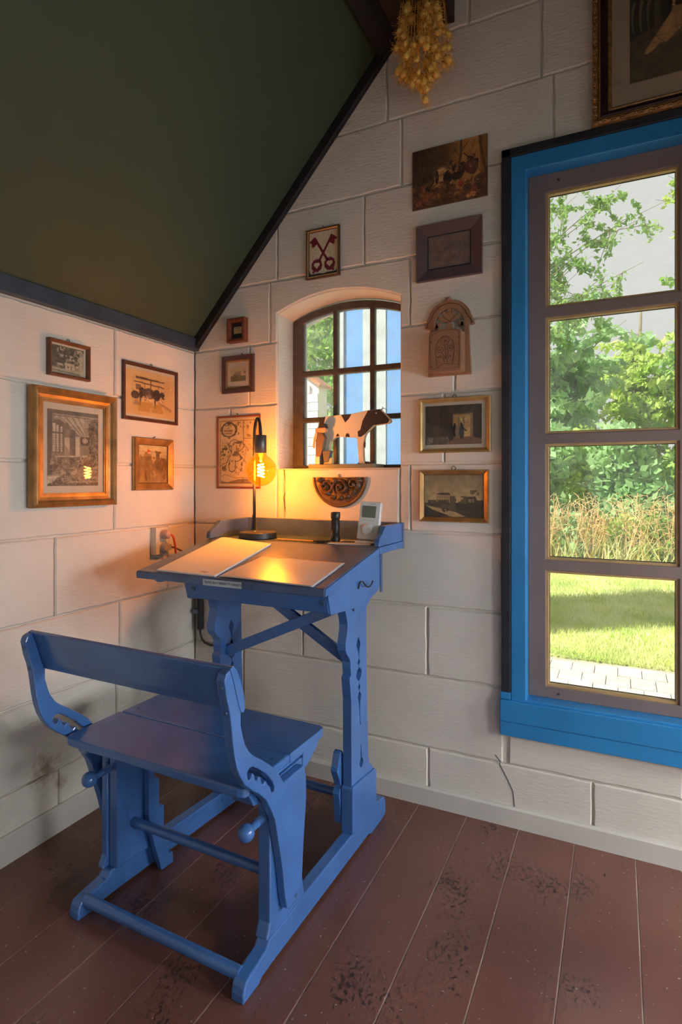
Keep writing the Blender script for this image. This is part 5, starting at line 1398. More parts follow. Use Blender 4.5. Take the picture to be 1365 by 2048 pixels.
def flower(cx, cz, r_, n=6):
    cl([(cx + (r_ * (0.78 + 0.22 * abs(math.cos(n * t / 2)))) * math.cos(t), cz + (r_ * (0.78 + 0.22 * abs(math.cos(n * t / 2)))) * math.sin(t)) for t in np.linspace(0, 2 * math.pi, 37)])
    for k in range(3):
        a = math.pi * k / 3
        cl([(cx - 0.6 * r_ * math.cos(a), cz - 0.6 * r_ * math.sin(a)), (cx + 0.6 * r_ * math.cos(a), cz + 0.6 * r_ * math.sin(a))], 0.0005)
flower(0.0, 0.112, 0.016); flower(-0.017, 0.082, 0.0115); flower(0.018, 0.086, 0.0115)
cl([(0.0, 0.096), (0.002, 0.07), (0.002, 0.05)]); cl([(-0.012, 0.071), (-0.004, 0.062), (0.0, 0.05)]); cl([(0.012, 0.074), (0.006, 0.06), (0.002, 0.05)])
cl([(-0.028, 0.055), (-0.016, 0.062), (-0.004, 0.052), (-0.002, 0.036), (-0.006, 0.05), (-0.016, 0.056), (-0.028, 0.055)]); cl([(0.024, 0.058), (0.012, 0.062), (0.004, 0.05), (0.006, 0.036), (0.010, 0.05), (0.018, 0.057), (0.024, 0.058)])
for (x, z) in ((-0.05, 0.112), (0.049, 0.12), (-0.049, 0.024), (0.046, 0.026)):
    MB().lathe([(0.0022, -dpt - 0.0098), (0.0022, -dpt - 0.0105), (0.0, -dpt - 0.0108)], 8, (x, 0, z), 'y').build('nail', M['carved_line'], fr_)

# ------------------------------------------------------------------ half-round carved ornament under the small window
ho = thing('carved_half_rosette', 'half-round dark carved wooden ornament hanging under the arched window', 'carving', (0.7355, 0, 1.216), R(0))
M['dark_carving'] = mat('dark_gilded_carving', (0.115, 0.06, 0.03), 0.4, var=0.35, scale=40, bump=0.3, bscale=60)
na, nr, RO = 150, 54, 0.1205
vv, ff = [], []
def rel(r_, a):
    """carved relief: rim, leaf scrolls and a boss"""
    h = 0.003
    rn = r_ / RO
    x, y = r_ * math.cos(a), r_ * math.sin(a)
    if rn > 0.9:
        h = 0.008 + 0.003 * math.sin(math.pi * (rn - 0.9) / 0.1)
    else:
        lobe = abs(math.sin(8.5 * a + 3.0 * rn))
        h += 0.014 * math.exp(-((rn - 0.70) / 0.10) ** 2) * lobe ** 0.6 * (0.7 + 0.3 * math.cos(40 * (rn - 0.7)))
        for cx_, cy_, s_, k_ in ((-0.056, -0.036, 0.036, 1), (0.006, -0.04, 0.044, -1), (0.062, -0.028, 0.03, 1)):
            d = math.hypot(x - cx_, y - cy_)
            t = math.atan2(y - cy_, x - cx_)
            w_ = max(0.0, 1 - d / s_)
            h += 0.015 * min(1.0, 2.2 * w_) * (0.5 + 0.5 * math.sin(k_ * t + d * 330)) + 0.010 * math.exp(-(d / 0.008) ** 2)
        for cx_, cy_, s_ in ((-0.022, -0.014, 0.018), (-0.09, -0.012, 0.014), (0.04, -0.01, 0.012), (0.09, -0.014, 0.012)):
            d = math.hypot(x - cx_, (y - cy_) * 1.5)
            h += 0.016 * max(0, 1 - (d / s_) ** 2)
    return h
for j in range(nr + 1):
    r_ = RO * j / nr
    for i in range(na + 1):
        a = math.pi + math.pi * i / na
        vv.append((r_ * math.cos(a), -rel(r_, a) if j < nr else -0.006, r_ * math.sin(a)))
for j in range(nr):
    for i in range(na):
        k = j * (na + 1) + i
        ff.append((k, k + 1, k + na + 2, k + na + 1))
mb = MB().add(vv, ff)
# rim wall and back
b0 = len(mb.v)
for i in range(na + 1):
    a = math.pi + math.pi * i / na
    mb.v.append((RO * math.cos(a), -0.001, RO * math.sin(a)))
for i in range(na):
    mb.f.append((nr * (na + 1) + i, nr * (na + 1) + i + 1, b0 + i + 1, b0 + i))
mb.build('carved_disc', M['dark_carving'], ho, smooth='all')
MB().plate([(RO * 0.995 * math.cos(math.pi + math.pi * i / 40), RO * 0.995 * math.sin(math.pi + math.pi * i / 40)) for i in range(41)], -0.0045, -0.001, (), 'xz').build('back_plate', M['dark_carving'], ho)
MB().tube([(0.0 + 0.005 * math.cos(t), -0.005, 0.006 + 0.005 * math.sin(t)) for t in np.linspace(0, 2 * math.pi, 13)], 0.0012, 6, caps=False).build('hanging_ring', M['black_plastic'], ho)

# ------------------------------------------------------------------ wooden cow with milker on the sill
M['toy_white'] = mat('white_toy_paint', (0.72, 0.68, 0.58), 0.5, var=0.04)
M['toy_black'] = mat('black_toy_paint', (0.028, 0.024, 0.03), 0.5, var=0.1)
M['toy_wood'] = mat('bare_toy_wood', (0.62, 0.48, 0.28), 0.55, var=0.1, scale=20)
M['toy_base'] = mat('grey_green_toy_base', (0.17, 0.18, 0.14), 0.5, var=0.1)
M['toy_brown'] = mat('brown_toy_coat', (0.16, 0.10, 0.07), 0.5)
M['toy_grey'] = mat('grey_toy_paint', (0.10, 0.10, 0.095), 0.5)
M['toy_skin'] = mat('skin_toy_paint', (0.6, 0.36, 0.22), 0.5)
cw = thing('wooden_cow', 'flat wooden black and white cow figure with a seated milker on the arched window sill', 'figurine', (0.735, 0.06, 1.2525), R(0))
MB().box(-0.145, 0.145, -0.058, 0.052, 0.0, 0.016).build('base', M['toy_base'], cw, bevel=0.0015)
def cp(x, y):
    """photo-measured outline (crop units) to cow plane coordinates"""
    return ((x - 560) * 0.000299 + 0.005, 0.232 - (y - 140) * 0.000265)
cow = [(150, 215), (250, 205), (480, 190), (640, 185), (760, 165), (880, 145), (960, 145), (1050, 135), (1110, 200), (1195, 300), (1203, 335), (1165, 358), (1080, 366), (960, 380), (900, 440), (845, 500), (825, 560), (805, 700), (812, 890),
       (835, 955), (748, 955), (735, 800), (716, 552), (600, 540), (440, 525), (400, 530), (320, 595), (300, 660), (300, 820), (330, 955), (190, 955), (200, 800), (150, 640), (138, 400)]
body = MB().plate([cp(*p) for p in cow], -0.010, 0.010, (), 'xz').build('cow_body', M['toy_white'], cw, bevel=0.0015)
MB().plate([(p[0], p[1]) for p in inset([cp(*p) for p in cow], -0.0004)], -0.0075, 0.0082, (), 'xz').build('sawn_edge', M['toy_wood'], cw)
def patch(pts, name='black_patch', m=None):
    P = inset([cp(*p) for p in pts], 0.0006)
    MB().plate(P, -0.0112, -0.0098, (), 'xz').build(name, m or M['toy_black'], body)
patch([(880, 147), (960, 147), (1048, 138), (1108, 202), (1190, 302), (1160, 355), (960, 378), (900, 436), (845, 496), (780, 545), (735, 540), (728, 460), (770, 430), (800, 300)])
patch([(480, 192), (638, 187), (600, 260), (545, 318)])
patch([(150, 218), (245, 207), (215, 320), (175, 400), (140, 395)])
patch([(400, 528), (415, 485), (440, 475), (452, 500), (455, 525)])
patch([(545, 536), (555, 490), (580, 474), (605, 495), (615, 540)])
patch([(835, 590), (850, 640), (845, 720), (822, 700), (815, 650)])
for x in (790, 820):
    MB().tube([(cp(740 + 315, 150)[0], -0.002, cp(0, 150)[1]), (cp(1090, 0)[0], -0.006 if x < 800 else 0.006, cp(0, 118)[1]), (cp(1085 if x < 800 else 1125, 0)[0], -0.010 if x < 800 else 0.010, cp(0, 105 if x < 800 else 150)[1])], 0.0012, 6).build('horn', M['black_plastic'], body)
MB().lathe([(0.003, -0.0112), (0.003, -0.0122), (0.0, -0.0126)], 10, (cp(1000, 195)[0], 0, cp(1000, 195)[1]), 'y').build('eye', M['toy_wood'], body)
MB().tube([(cp(145, 230)[0], 0, cp(0, 230)[1]), (cp(110, 420)[0], 0, cp(0, 420)[1]), (cp(95, 700)[0], 0, cp(0, 700)[1]), (cp(75, 800)[0], 0, cp(0, 800)[1])], 0.0022, 6).build('tail', M['toy_brown'], body)
# front hoof block
MB().plate([cp(705, 965), cp(960, 965), cp(920, 935), cp(860, 915), cp(730, 930)], -0.004, 0.010, (), 'xz').build('hoof_block', M['toy_black'], cw)
# milker: a carved figure seated beside the cow
mk = MB().plate([cp(*p) for p in [(150, 960), (150, 560), (175, 470), (245, 465), (290, 540), (270, 640), (250, 740), (225, 830), (225, 960)]], -0.046, -0.022, (), 'xz').build('milker_body', M['toy_brown'], cw, bevel=0.002)
MB().plate([cp(*p) for p in [(140, 465), (140, 400), (180, 392), (290, 392), (305, 410), (300, 455), (270, 468)]], -0.044, -0.022, (), 'xz').build('head', M['toy_skin'], mk, bevel=0.002)
MB().plate([cp(*p) for p in [(165, 392), (195, 380), (205, 330), (280, 325), (295, 375), (312, 392)]], -0.047, -0.019, (), 'xz').build('hat', M['toy_black'], mk, bevel=0.001)
MB().plate([cp(*p) for p in [(128, 545), (150, 470), (185, 465), (175, 560), (150, 600), (140, 720), (110, 680)]], -0.050, -0.0465, (), 'xz').build('arm', M['toy_skin'], mk, bevel=0.001)
MB().plate([cp(*p) for p in [(145, 958), (145, 835), (215, 835), (215, 958)]], -0.049, -0.020, (), 'xz').build('boot', M['toy_white'], mk, bevel=0.001)
bk = MB().plate([cp(*p) for p in [(240, 740), (370, 745), (330, 920), (275, 920)]], -0.040, -0.014, (), 'xz').build('milk_pail', M['toy_grey'], cw, bevel=0.001)
MB().plate([cp(*p) for p in [(255, 958), (265, 925), (330, 920), (335, 870), (380, 850), (385, 958)]], -0.036, -0.016, (), 'xz').build('stool', M['toy_wood'], cw, bevel=0.001)

# ------------------------------------------------------------------ bunch of dried love-in-a-mist seed heads
df = thing('dried_flower_bunch', 'hanging bunch of golden dried seed heads tied to the roof beam', 'dried flowers', (1.118, -0.13, 2.85), 0)
M['pod'] = mat('golden_seed_pod', (0.88, 0.5, 0.07), 0.5, var=0.25, scale=60, second=(0.95, 0.7, 0.2))
M['straw'] = mat('dry_straw_stems', (0.78, 0.42, 0.07), 0.7, var=0.3, scale=40)
rp = random.Random(12)
podm = MB()
n_, m_ = 12, 9
for i in range(m_ + 1):
    th = math.pi * i / m_
    for k in range(n_):
        a = 2 * math.pi * k / n_
        rr = math.sin(th) * (1 + 0.13 * math.cos(5 * a)) * (0.9 + 0.15 * math.cos(th))
        podm.v.append((0.0105 * rr * math.cos(a), 0.0105 * rr * math.sin(a), -0.0135 * math.cos(th)))
for i in range(m_):
    for k in range(n_):
        podm.f.append((i * n_ + k, i * n_ + (k + 1) % n_, (i + 1) * n_ + (k + 1) % n_, (i + 1) * n_ + k))
for k in range(5):
    a = 2 * math.pi * k / 5
    podm.tube([(0.002 * math.cos(a), 0.002 * math.sin(a), -0.013), (0.005 * math.cos(a), 0.005 * math.sin(a), -0.019), (0.010 * math.cos(a), 0.010 * math.sin(a), -0.024)], 0.0006, 4)
pod_me = podm.mesh('seed_pod')
pod_me.materials.append(M['pod'])
for p in pod_me.polygons: p.use_smooth = True
heads = []
tries = 0
while len(heads) < 105 and tries < 4000:
    tries += 1
    z = rp.uniform(-0.275, 0.06)
    t = (0.05 - z) / 0.335
    rad = 0.05 + 0.065 * min(1, t * 1.6) if t < 0.66 else 0.115 * (1 - (t - 0.66) / 0.40)
    a = rp.uniform(0, 2 * math.pi)
    r_ = rad * math.sqrt(rp.uniform(0.25, 1))
    p = Vector((r_ * math.cos(a), r_ * 0.75 * math.sin(a), z))
    if all((p - q).length > 0.0165 for q in heads):
        heads.append(p)
heads.append(Vector((0.012, 0.0, -0.318)))
stems, wisp = MB(), MB()
for p in heads:
    o = link('seed_pod', pod_me, None, df)
    o.location = p
    d = Vector((p.x * 1.2, p.y * 1.2, -0.12)).normalized()
    o.rotation_euler = (-d).to_track_quat('Z', 'Y').to_euler()
    s_ = rp.uniform(0.9, 1.4)
    o.scale = (s_, s_, s_)
    st_ = Vector((p.x * 0.15, p.y * 0.15, 0.14))
    stems.tube([st_, (st_ + p) / 2 + Vector((p.x * 0.25, p.y * 0.25, 0.03)), p + Vector((0, 0, 0.008))], 0.0009, 4)
    for k in range(24):
        a = rp.uniform(0, 2 * math.pi); e = rp.uniform(-1, 1)
        d = Vector((math.cos(a) * math.sqrt(1 - e * e), math.sin(a) * math.sqrt(1 - e * e), e))
        l_ = rp.uniform(0.014, 0.03) * s_
        q0 = p + d * 0.008
        q1 = p + d * l_ * 0.65 + Vector((rp.uniform(-1, 1), rp.uniform(-1, 1), rp.uniform(-1, 1))) * 0.004
        q2 = p + d * l_ + Vector((rp.uniform(-1, 1), rp.uniform(-1, 1), rp.uniform(-1, 1))) * 0.008
        wisp.tube([q0, q1, q2], 0.0005, 3, caps=False)
stems.build('stems', M['straw'], df)['kind'] = 'stuff'
wisp.build('wisps', M['straw'], df)['kind'] = 'stuff'
MB().lathe([(0.016, -0.01), (0.0175, 0.0), (0.016, 0.01)], 14, (0, 0, 0.125)).build('string', M['dark_cable'], df)
MB().tube([(0, 0, 0.0), (0, 0, 0.02)], 0.002, 6).build('hook', M['black_plastic'], df, loc=(0, 0, 0.0))
# ------------------------------------------------------------------ garden outside
def leaf_mat(name, c, c2, trans=0.45):
    m = bpy.data.materials.new(name)
    m.use_nodes = True
    N, L = m.node_tree.nodes, m.node_tree.links
    N.remove(N['Principled BSDF'])
    geo = N.new('ShaderNodeNewGeometry')
    nz = N.new('ShaderNodeTexNoise'); nz.inputs['Scale'].default_value = 1.7; nz.inputs['Detail'].default_value = 5
    L.new(geo.outputs['Position'], nz.inputs['Vector'])
    mr = N.new('ShaderNodeMapRange'); mr.inputs['From Min'].default_value = 0.33; mr.inputs['From Max'].default_value = 0.67
    L.new(nz.outputs['Fac'], mr.inputs['Value'])
    mx = N.new('ShaderNodeMix'); mx.data_type = 'RGBA'
    mx.inputs['A'].default_value = (*c, 1); mx.inputs['B'].default_value = (*c2, 1)
    L.new(mr.outputs['Result'], mx.inputs['Factor'])
    d = N.new('ShaderNodeBsdfDiffuse'); t = N.new('ShaderNodeBsdfTranslucent')
    L.new(mx.outputs['Result'], d.inputs['Color']); L.new(mx.outputs['Result'], t.inputs['Color'])
    ms = N.new('ShaderNodeMixShader'); ms.inputs['Fac'].default_value = trans
    L.new(d.outputs['BSDF'], ms.inputs[1]); L.new(t.outputs['BSDF'], ms.inputs[2])
    L.new(ms.outputs['Shader'], N['Material Output'].inputs['Surface'])
    return m
M['leaf_a'] = leaf_mat('green_leaves', (0.24, 0.46, 0.08), (0.46, 0.64, 0.2))
M['leaf_b'] = leaf_mat('yellow_green_leaves', (0.4, 0.58, 0.1), (0.66, 0.76, 0.26))
M['leaf_c'] = leaf_mat('blue_green_maple_leaves', (0.28, 0.5, 0.2), (0.56, 0.74, 0.42))
M['leaf_d'] = leaf_mat('dark_green_leaves', (0.2, 0.36, 0.09), (0.38, 0.54, 0.18))
M['dry'] = leaf_mat('dry_orange_weeds', (0.78, 0.5, 0.22), (0.9, 0.7, 0.42), 0.3)
M['tall_grass'] = leaf_mat('pale_tall_grass', (0.5, 0.55, 0.2), (0.75, 0.72, 0.4), 0.35)
M['grass'] = leaf_mat('lawn_blades', (0.42, 0.58, 0.11), (0.74, 0.76, 0.32), 0.3)
M['bark'] = mat('grey_brown_bark', (0.2, 0.15, 0.1), 0.85, var=0.3, scale=20)
M['lawn'] = mat('lawn_ground', (0.42, 0.5, 0.12), 0.95, var=0.25, scale=1.4, second=(0.75, 0.7, 0.36))
GZ = -0.08

def quads(name, P, A, B, m, parent=None):
    """Many small diamond leaves in one mesh: centre P, half axes A, B."""
    n = len(P)
    V = np.stack([P - A, P - B * 0.9 + A * 0.1, P + A, P + B * 0.9 + A * 0.1], 1).reshape(-1, 3)
    me = bpy.data.meshes.new(name)
    me.vertices.add(4 * n); me.vertices.foreach_set('co', V.astype(np.float32).ravel())
    me.loops.add(4 * n); me.loops.foreach_set('vertex_index', np.arange(4 * n))
    me.polygons.add(n); me.polygons.foreach_set('loop_start', np.arange(0, 4 * n, 4))
    me.update(calc_edges=True)
    return link(name, me, m, parent)

def leaf_cloud(name, rng, blobs, n, size, m, parent, elong=1.5, droop=0.3):
    vols = np.array([b[3] * b[4] * b[5] for b in blobs]); vols = vols / vols.sum()
    idx = rng.choice(len(blobs), n, p=vols)
    Bm = np.array([b[:6] for b in blobs])[idx]
    d = rng.normal(size=(n, 3)); d /= np.linalg.norm(d, axis=1)[:, None]
    r_ = rng.random(n) ** 0.45
    P = Bm[:, :3] + d * r_[:, None] * Bm[:, 3:6]
    # clump leaves on twigs
    P += rng.normal(size=(n, 3)) * 0.03
    a = rng.normal(size=(n, 3)); a[:, 2] -= droop; a /= np.linalg.norm(a, axis=1)[:, None]
    b = np.cross(a, rng.normal(size=(n, 3))); b /= np.linalg.norm(b, axis=1)[:, None]
    s = size * rng.uniform(0.6, 1.3, n)[:, None]
    P[:, 2] = np.maximum(P[:, 2], 0.03)
    return quads(name, P, a * s * elong * 0.5, b * s * 0.5, m, parent)

# ground
struct('ground', MB().box(-14, 18, 2.42, 40, GZ - 0.1, GZ), M['lawn'], 'sunlit mown lawn outside')
ter = struct('terrace', MB().box(-6, 10, 0.262, 2.42, GZ - 0.1, GZ - 0.012), mat('paving_sand', (0.4, 0.36, 0.3), 0.95), 'pale brick terrace outside the window')
M['paver'] = mat('pale_paving_brick', (0.56, 0.5, 0.45), 0.85, var=0.15, scale=5, bump=0.3, bscale=40)
pv = MB().box(-0.069, 0.069, -0.1, 0.1, -0.06, 0.0).mesh('paver')
pv.materials.append(M['paver'])
rv = random.Random(7)
for j in range(10):
    for i in range(18):
        o = link('paver', pv, None, ter)
        o.location = (0.45 + i * 0.143 + (0.07 if j % 2 else 0), 0.38 + j * 0.206, GZ + rv.uniform(-0.004, 0.002))
        o.rotation_euler = (rv.uniform(-.01, .01), rv.uniform(-.01, .01), rv.uniform(-.012, .012))
# grass blades on the lawn
rng = np.random.default_rng(2)
n = 60000
gx_ = rng.uniform(-1.2, 5.2, n); gy_ = 2.40 + 5.6 * rng.random(n) ** 1.35
P = np.stack([gx_, gy_, np.full(n, GZ + 0.02)], 1)
A = np.stack([rng.normal(0, 0.012, n), rng.normal(0, 0.012, n), rng.uniform(0.018, 0.04, n)], 1)
ang = rng.uniform(0, math.pi, n)
B = np.stack([np.cos(ang), np.sin(ang), np.zeros(n)], 1) * 0.0035
tag(quads('grass', P, A, B, M['grass']), 'short grass blades of the sunlit lawn', 'grass', kind='stuff')

# dry weeds and tall grass at the foot of the hedge
def weeds(label, x0, x1, y0, y1, n, h0, h1, m, seed, name, lean=0.25, wd=0.008):
    rng = np.random.default_rng(seed)
    x = rng.uniform(x0, x1, n); y = rng.uniform(y0, y1, n); h = rng.uniform(h0, h1, n)
    P = np.stack([x, y, GZ + h / 2], 1)
    A = np.stack([rng.normal(0, lean, n) * h, rng.normal(0, lean, n) * h, h / 2], 1)
    ang = rng.uniform(0, math.pi, n)
    B = np.stack([np.cos(ang), np.sin(ang), np.zeros(n)], 1) * wd
    tag(quads(name, P, A, B, m), label, 'weeds', kind='stuff')
weeds('tall pale grass along the edge of the lawn', -2.5, 6.5, 7.2, 8.0, 2600, 0.2, 0.6, M['tall_grass'], 5, 'tall_grass')

def bush(label, x, y, blobs, n, size, m, seed, name='shrub', group='shrubs along the lawn'):
    t = thing(name, label, 'shrub', (x, y, GZ), 0, group)
    rr = random.Random(seed)
    st_ = MB()
    for k in range(9):
        b = rr.choice(blobs)
        st_.tube([(rr.uniform(-.2, .2), rr.uniform(-.15, .15), 0), (b[0] * 0.4, b[1] * 0.4, b[2] * 0.5), (b[0] + rr.uniform(-.5, .5) * b[3], b[1] + rr.uniform(-.5, .5) * b[4], b[2] + rr.uniform(-.2, .5) * b[5])], [0.018, 0.012, 0.004], 5)
    st_.build('stems', M['bark'], t)
    leaf_cloud('foliage', np.random.default_rng(seed), blobs, n, size, m, t, elong=1.5)['kind'] = 'stuff'
    return t
def dry_bush(label, x, y, n, seed):
    t = thing('dry_weed_clump', label, 'weeds', (x, y, GZ), 0, 'dry orange weeds along the lawn')
    rr = random.Random(seed)
    mb = MB()
    for k in range(n):
        a = rr.uniform(0, 2 * math.pi); r0 = rr.uniform(0, 0.4)
        b0 = Vector((r0 * math.cos(a), 0.5 * r0 * math.sin(a), 0.0))
        tip = b0 + Vector((rr.uniform(-.3, .3), rr.uniform(-.2, .2), rr.uniform(0.6, 1.12)))
        mid = (b0 + tip) / 2 + Vector((rr.uniform(-.06, .06), rr.uniform(-.06, .06), 0.05))
        mb.tube([b0, mid, tip], [0.006, 0.005, 0.003], 4, caps=False)
        for j in range(9):
            f_ = rr.uniform(0.35, 1.0)
            q = b0.lerp(tip, f_)
            e = q + Vector((rr.uniform(-.16, .16), rr.uniform(-.16, .16), rr.uniform(-.02, .16)))
            mb.tube([q, (q + e) / 2 + Vector((0, 0, 0.02)), e], [0.004, 0.0035, 0.0025], 4, caps=False)
    mb.build('stalks', M['dry'], t)
    return t
for i, (x, y, lab) in enumerate(((0.75, 7.75, 'dry orange weeds standing at the lawn edge, nearest the window frame'), (1.35, 7.7, 'dry orange weeds in the middle of the lawn edge'), (1.95, 7.75, 'dry orange weeds before the pale shrubs'),
                                 (2.55, 7.8, 'thin dry orange weeds at the far end of the lawn edge'), (0.1, 7.8, 'dry orange weeds hidden behind the window frame'))):
    dry_bush(lab, x, y - 0.28, 32, 60 + i)

# hedge shrubs
hz = [(-0.9, 8.5, 'leaf_a', 'green shrub beyond the frame side of the hedge'), (0.35, 8.35, 'leaf_c', 'blue-green maple shrub at the hedge beside the blue frame'), (1.25, 8.8, 'leaf_b', 'yellow-green shrub in the middle of the hedge'),
      (2.1, 8.45, 'leaf_c', 'round-leaved pale shrub of the hedge'), (3.0, 8.6, 'leaf_a', 'mid green shrub at the open end of the hedge'), (4.2, 8.7, 'leaf_b', 'yellow-green shrub past the window edge')]
for i, (x, y, mm, lab) in enumerate(hz):
    rr = random.Random(80 + i)
    bl = [(rr.uniform(-.4, .4), rr.uniform(-.3, .3), z, rr.uniform(.45, .65), .45, .5) for z in (0.45, 0.9, 1.35, 1.75)]
    bush(lab, x, y, bl, 4200, 0.075 if mm != 'leaf_c' else 0.11, M[mm], 90 + i)

for i, (x, y, lab) in enumerate(((0.5, 7.62, 'low green plant among the dry weeds nearest the frame'), (1.15, 7.5, 'low pale green plant in front of the dry weeds'), (1.72, 7.62, 'low green plant between two dry weed clumps'), (2.3, 7.55, 'low green plant before the round-leaved shrub'), (2.85, 7.6, 'low green plant at the far end of the weeds'))):
    rr = random.Random(180 + i)
    bush(lab, x, y, [(rr.uniform(-.1, .1), 0, z, .26, .2, .22) for z in (0.2, 0.4, 0.6)], 420, 0.07, M[('leaf_a', 'leaf_c', 'leaf_b')[i % 3]], 190 + i, name='leafy_weed', group='green weeds along the lawn')
# trees: trunk, limbs, twigs and leaves set along the twigs
def twig_tree(label, loc, h, limbs, twigs, leaves, size, tl, m, seed, tw=0.12, group='trees behind the garden', spread=0.35):
    rr = random.Random(seed)
    rng = np.random.default_rng(seed)
    t = thing('tree', label, 'tree', (loc[0], loc[1], GZ), 0, group)
    tr = MB()
    tr.tube([(0, 0, 0), (0.06, 0.0, h * 0.3), (-0.05, 0.05, h * 0.6), (0.03, 0.0, h * 0.95)], [tw, tw * 0.8, tw * 0.55, tw * 0.2], 9)
    tr.build('trunk', M['bark'], t, smooth='all')
    br = MB()
    P, Dv = [], []
    for e in limbs:
        e = Vector(e)
        z0 = max(0.4, min(e.z * 0.7, h * 0.9))
        s0 = Vector((0, 0, z0))
        c1 = s0.lerp(e, 0.5) + Vector((rr.uniform(-.15, .15), rr.uniform(-.15, .15), 0.25 * (e - s0).length * 0.5))
        pts = [s0 * (1 - u) ** 2 + c1 * 2 * u * (1 - u) + e * u * u + Vector((rr.uniform(-.05, .05), rr.uniform(-.05, .05), rr.uniform(-.05, .05))) for u in [i / 8 for i in range(9)]]
        br.tube(pts, [tw * 0.17 * (1 - 0.85 * i / 8) for i in range(9)], 5, caps=False)
        for k in range(twigs):
            u = rr.uniform(0.35, 1.0)
            q = pts[min(8, int(u * 8))].copy()
            d = Vector((rr.gauss(0, 1), rr.gauss(0, 1), rr.gauss(0, 0.7) - 0.15)).normalized()
            l_ = tl * rr.uniform(0.5, 1.3)
            tp = q + d * l_ + Vector((0, 0, -0.18 * l_))
            br.tube([q, q.lerp(tp, 0.5) + Vector((0, 0, 0.06 * l_)), tp], [0.007, 0.005, 0.002], 4, caps=False)
            n_ = int(leaves * rr.uniform(0.6, 1.3))
            f_ = rng.random(n_) ** 0.7
            pp = np.array(q)[None] * (1 - f_)[:, None] + np.array(tp)[None] * f_[:, None] + rng.normal(size=(n_, 3)) * spread * 0.22 * l_
            P.append(pp)
            Dv.append(np.repeat(np.array(d)[None], n_, 0))
    br.build('branches', M['bark'], t)
    P = np.concatenate(P); Dv = np.concatenate(Dv)
    n = len(P)
    a_ = Dv * 0.5 + rng.normal(size=(n, 3)) * 0.8; a_[:, 2] -= 0.35
    a_ /= np.linalg.norm(a_, axis=1)[:, None]
    b_ = np.cross(a_, rng.normal(size=(n, 3))); b_ /= np.linalg.norm(b_, axis=1)[:, None]
    s_ = size * rng.uniform(0.6, 1.35, n)[:, None]
    quads('foliage', P, a_ * s_ * 0.8, b_ * s_ * 0.42, m, t)['kind'] = 'stuff'
    return t
def rnd_limbs(seed, n, x0, x1, y0, y1, z0, z1):
    rr = random.Random(seed)
    return [(rr.uniform(x0, x1), rr.uniform(y0, y1), rr.uniform(z0, z1)) for _ in range(n)]
twig_tree('broad maple behind the hedge with large pale leaves', (0.3, 11.2), 4.9, rnd_limbs(1, 34, -1.4, 1.7, -1, 0.8, 1.2, 5.2), 12, 26, 0.15, 0.6, M['leaf_c'], 31)
twig_tree('yellow-green tree behind the middle of the hedge', (2.2, 13.0), 5.6, rnd_limbs(2, 34, -1.3, 1.6, -1, 0.8, 1.0, 5.0), 13, 28, 0.13, 0.6, M['leaf_b'], 32)
twig_tree('green tree at the open end of the hedge', (4.0, 11.6), 6.5, rnd_limbs(3, 34, -1.6, 1.2, -1, 0.8, 1.2, 6.2), 12, 26, 0.11, 0.6, M['leaf_a'], 33)
twig_tree('slender dark-leaved tree reaching over the lawn', (-0.7, 8.6), 6.2, [(1.3, -.6, 4.2), (1.35, -.5, 4.8), (1.6, -.7, 5.3), (1.85, -.6, 5.9), (1.9, -.8, 4.6), (2.05, -.6, 4.9), (1.5, -.3, 6.2), (2.5, -.7, 4.45), (2.5, -.6, 5.9), (2.75, -.7, 5.3), (2.85, -.5, 4.7), (1.2, -.2, 5.6), (0.3, 0, 6.6), (-.6, 0, 6.2), (-.8, .4, 5.0), (1.1, 0, 6.7), (2.0, 0, 6.8), (1.3, -.3, 5.0), (1.5, -.5, 4.4), (2.2, -.4, 5.7), (2.3, -.6, 4.1), (3.1, -.6, 5.6)], 13, 34, 0.062, 0.5, M['leaf_d'], 34, tw=0.1)
twig_tree('tall tree whose twigs hang into the top pane', (4.4, 8.9), 6.8, [(-1.6, -.6, 5.9), (-1.75, -.5, 5.4), (-1.6, -.5, 4.8), (-1.45, -.5, 4.2), (-1.9, -.6, 6.1), (-1.3, -.3, 3.7), (-1.2, -.4, 5.0), (-1.0, 0, 6.5), (0, 0, 7), (.8, 0, 6), (.6, .2, 4.6), (-.4, 0, 5.5), (-1.7, -.4, 4.5), (-2.1, -.5, 5.8)], 13, 34, 0.062, 0.45, M['leaf_b'], 35, tw=0.1)
twig_tree('leafy tree seen through the arched window between the buildings', (-4.6, 11.2), 6.4, rnd_limbs(6, 34, -1.8, 2.2, -1, 0.8, 1.0, 6.4), 9, 26, 0.13, 0.7, M['leaf_a'], 36)
twig_tree('distant tree behind the white garden wall', (-9.5, 16), 9.0, rnd_limbs(7, 26, -2.6, 3.2, -1.5, 1.5, 2.5, 8.6), 9, 26, 0.2, 0.9, M['leaf_b'], 37)

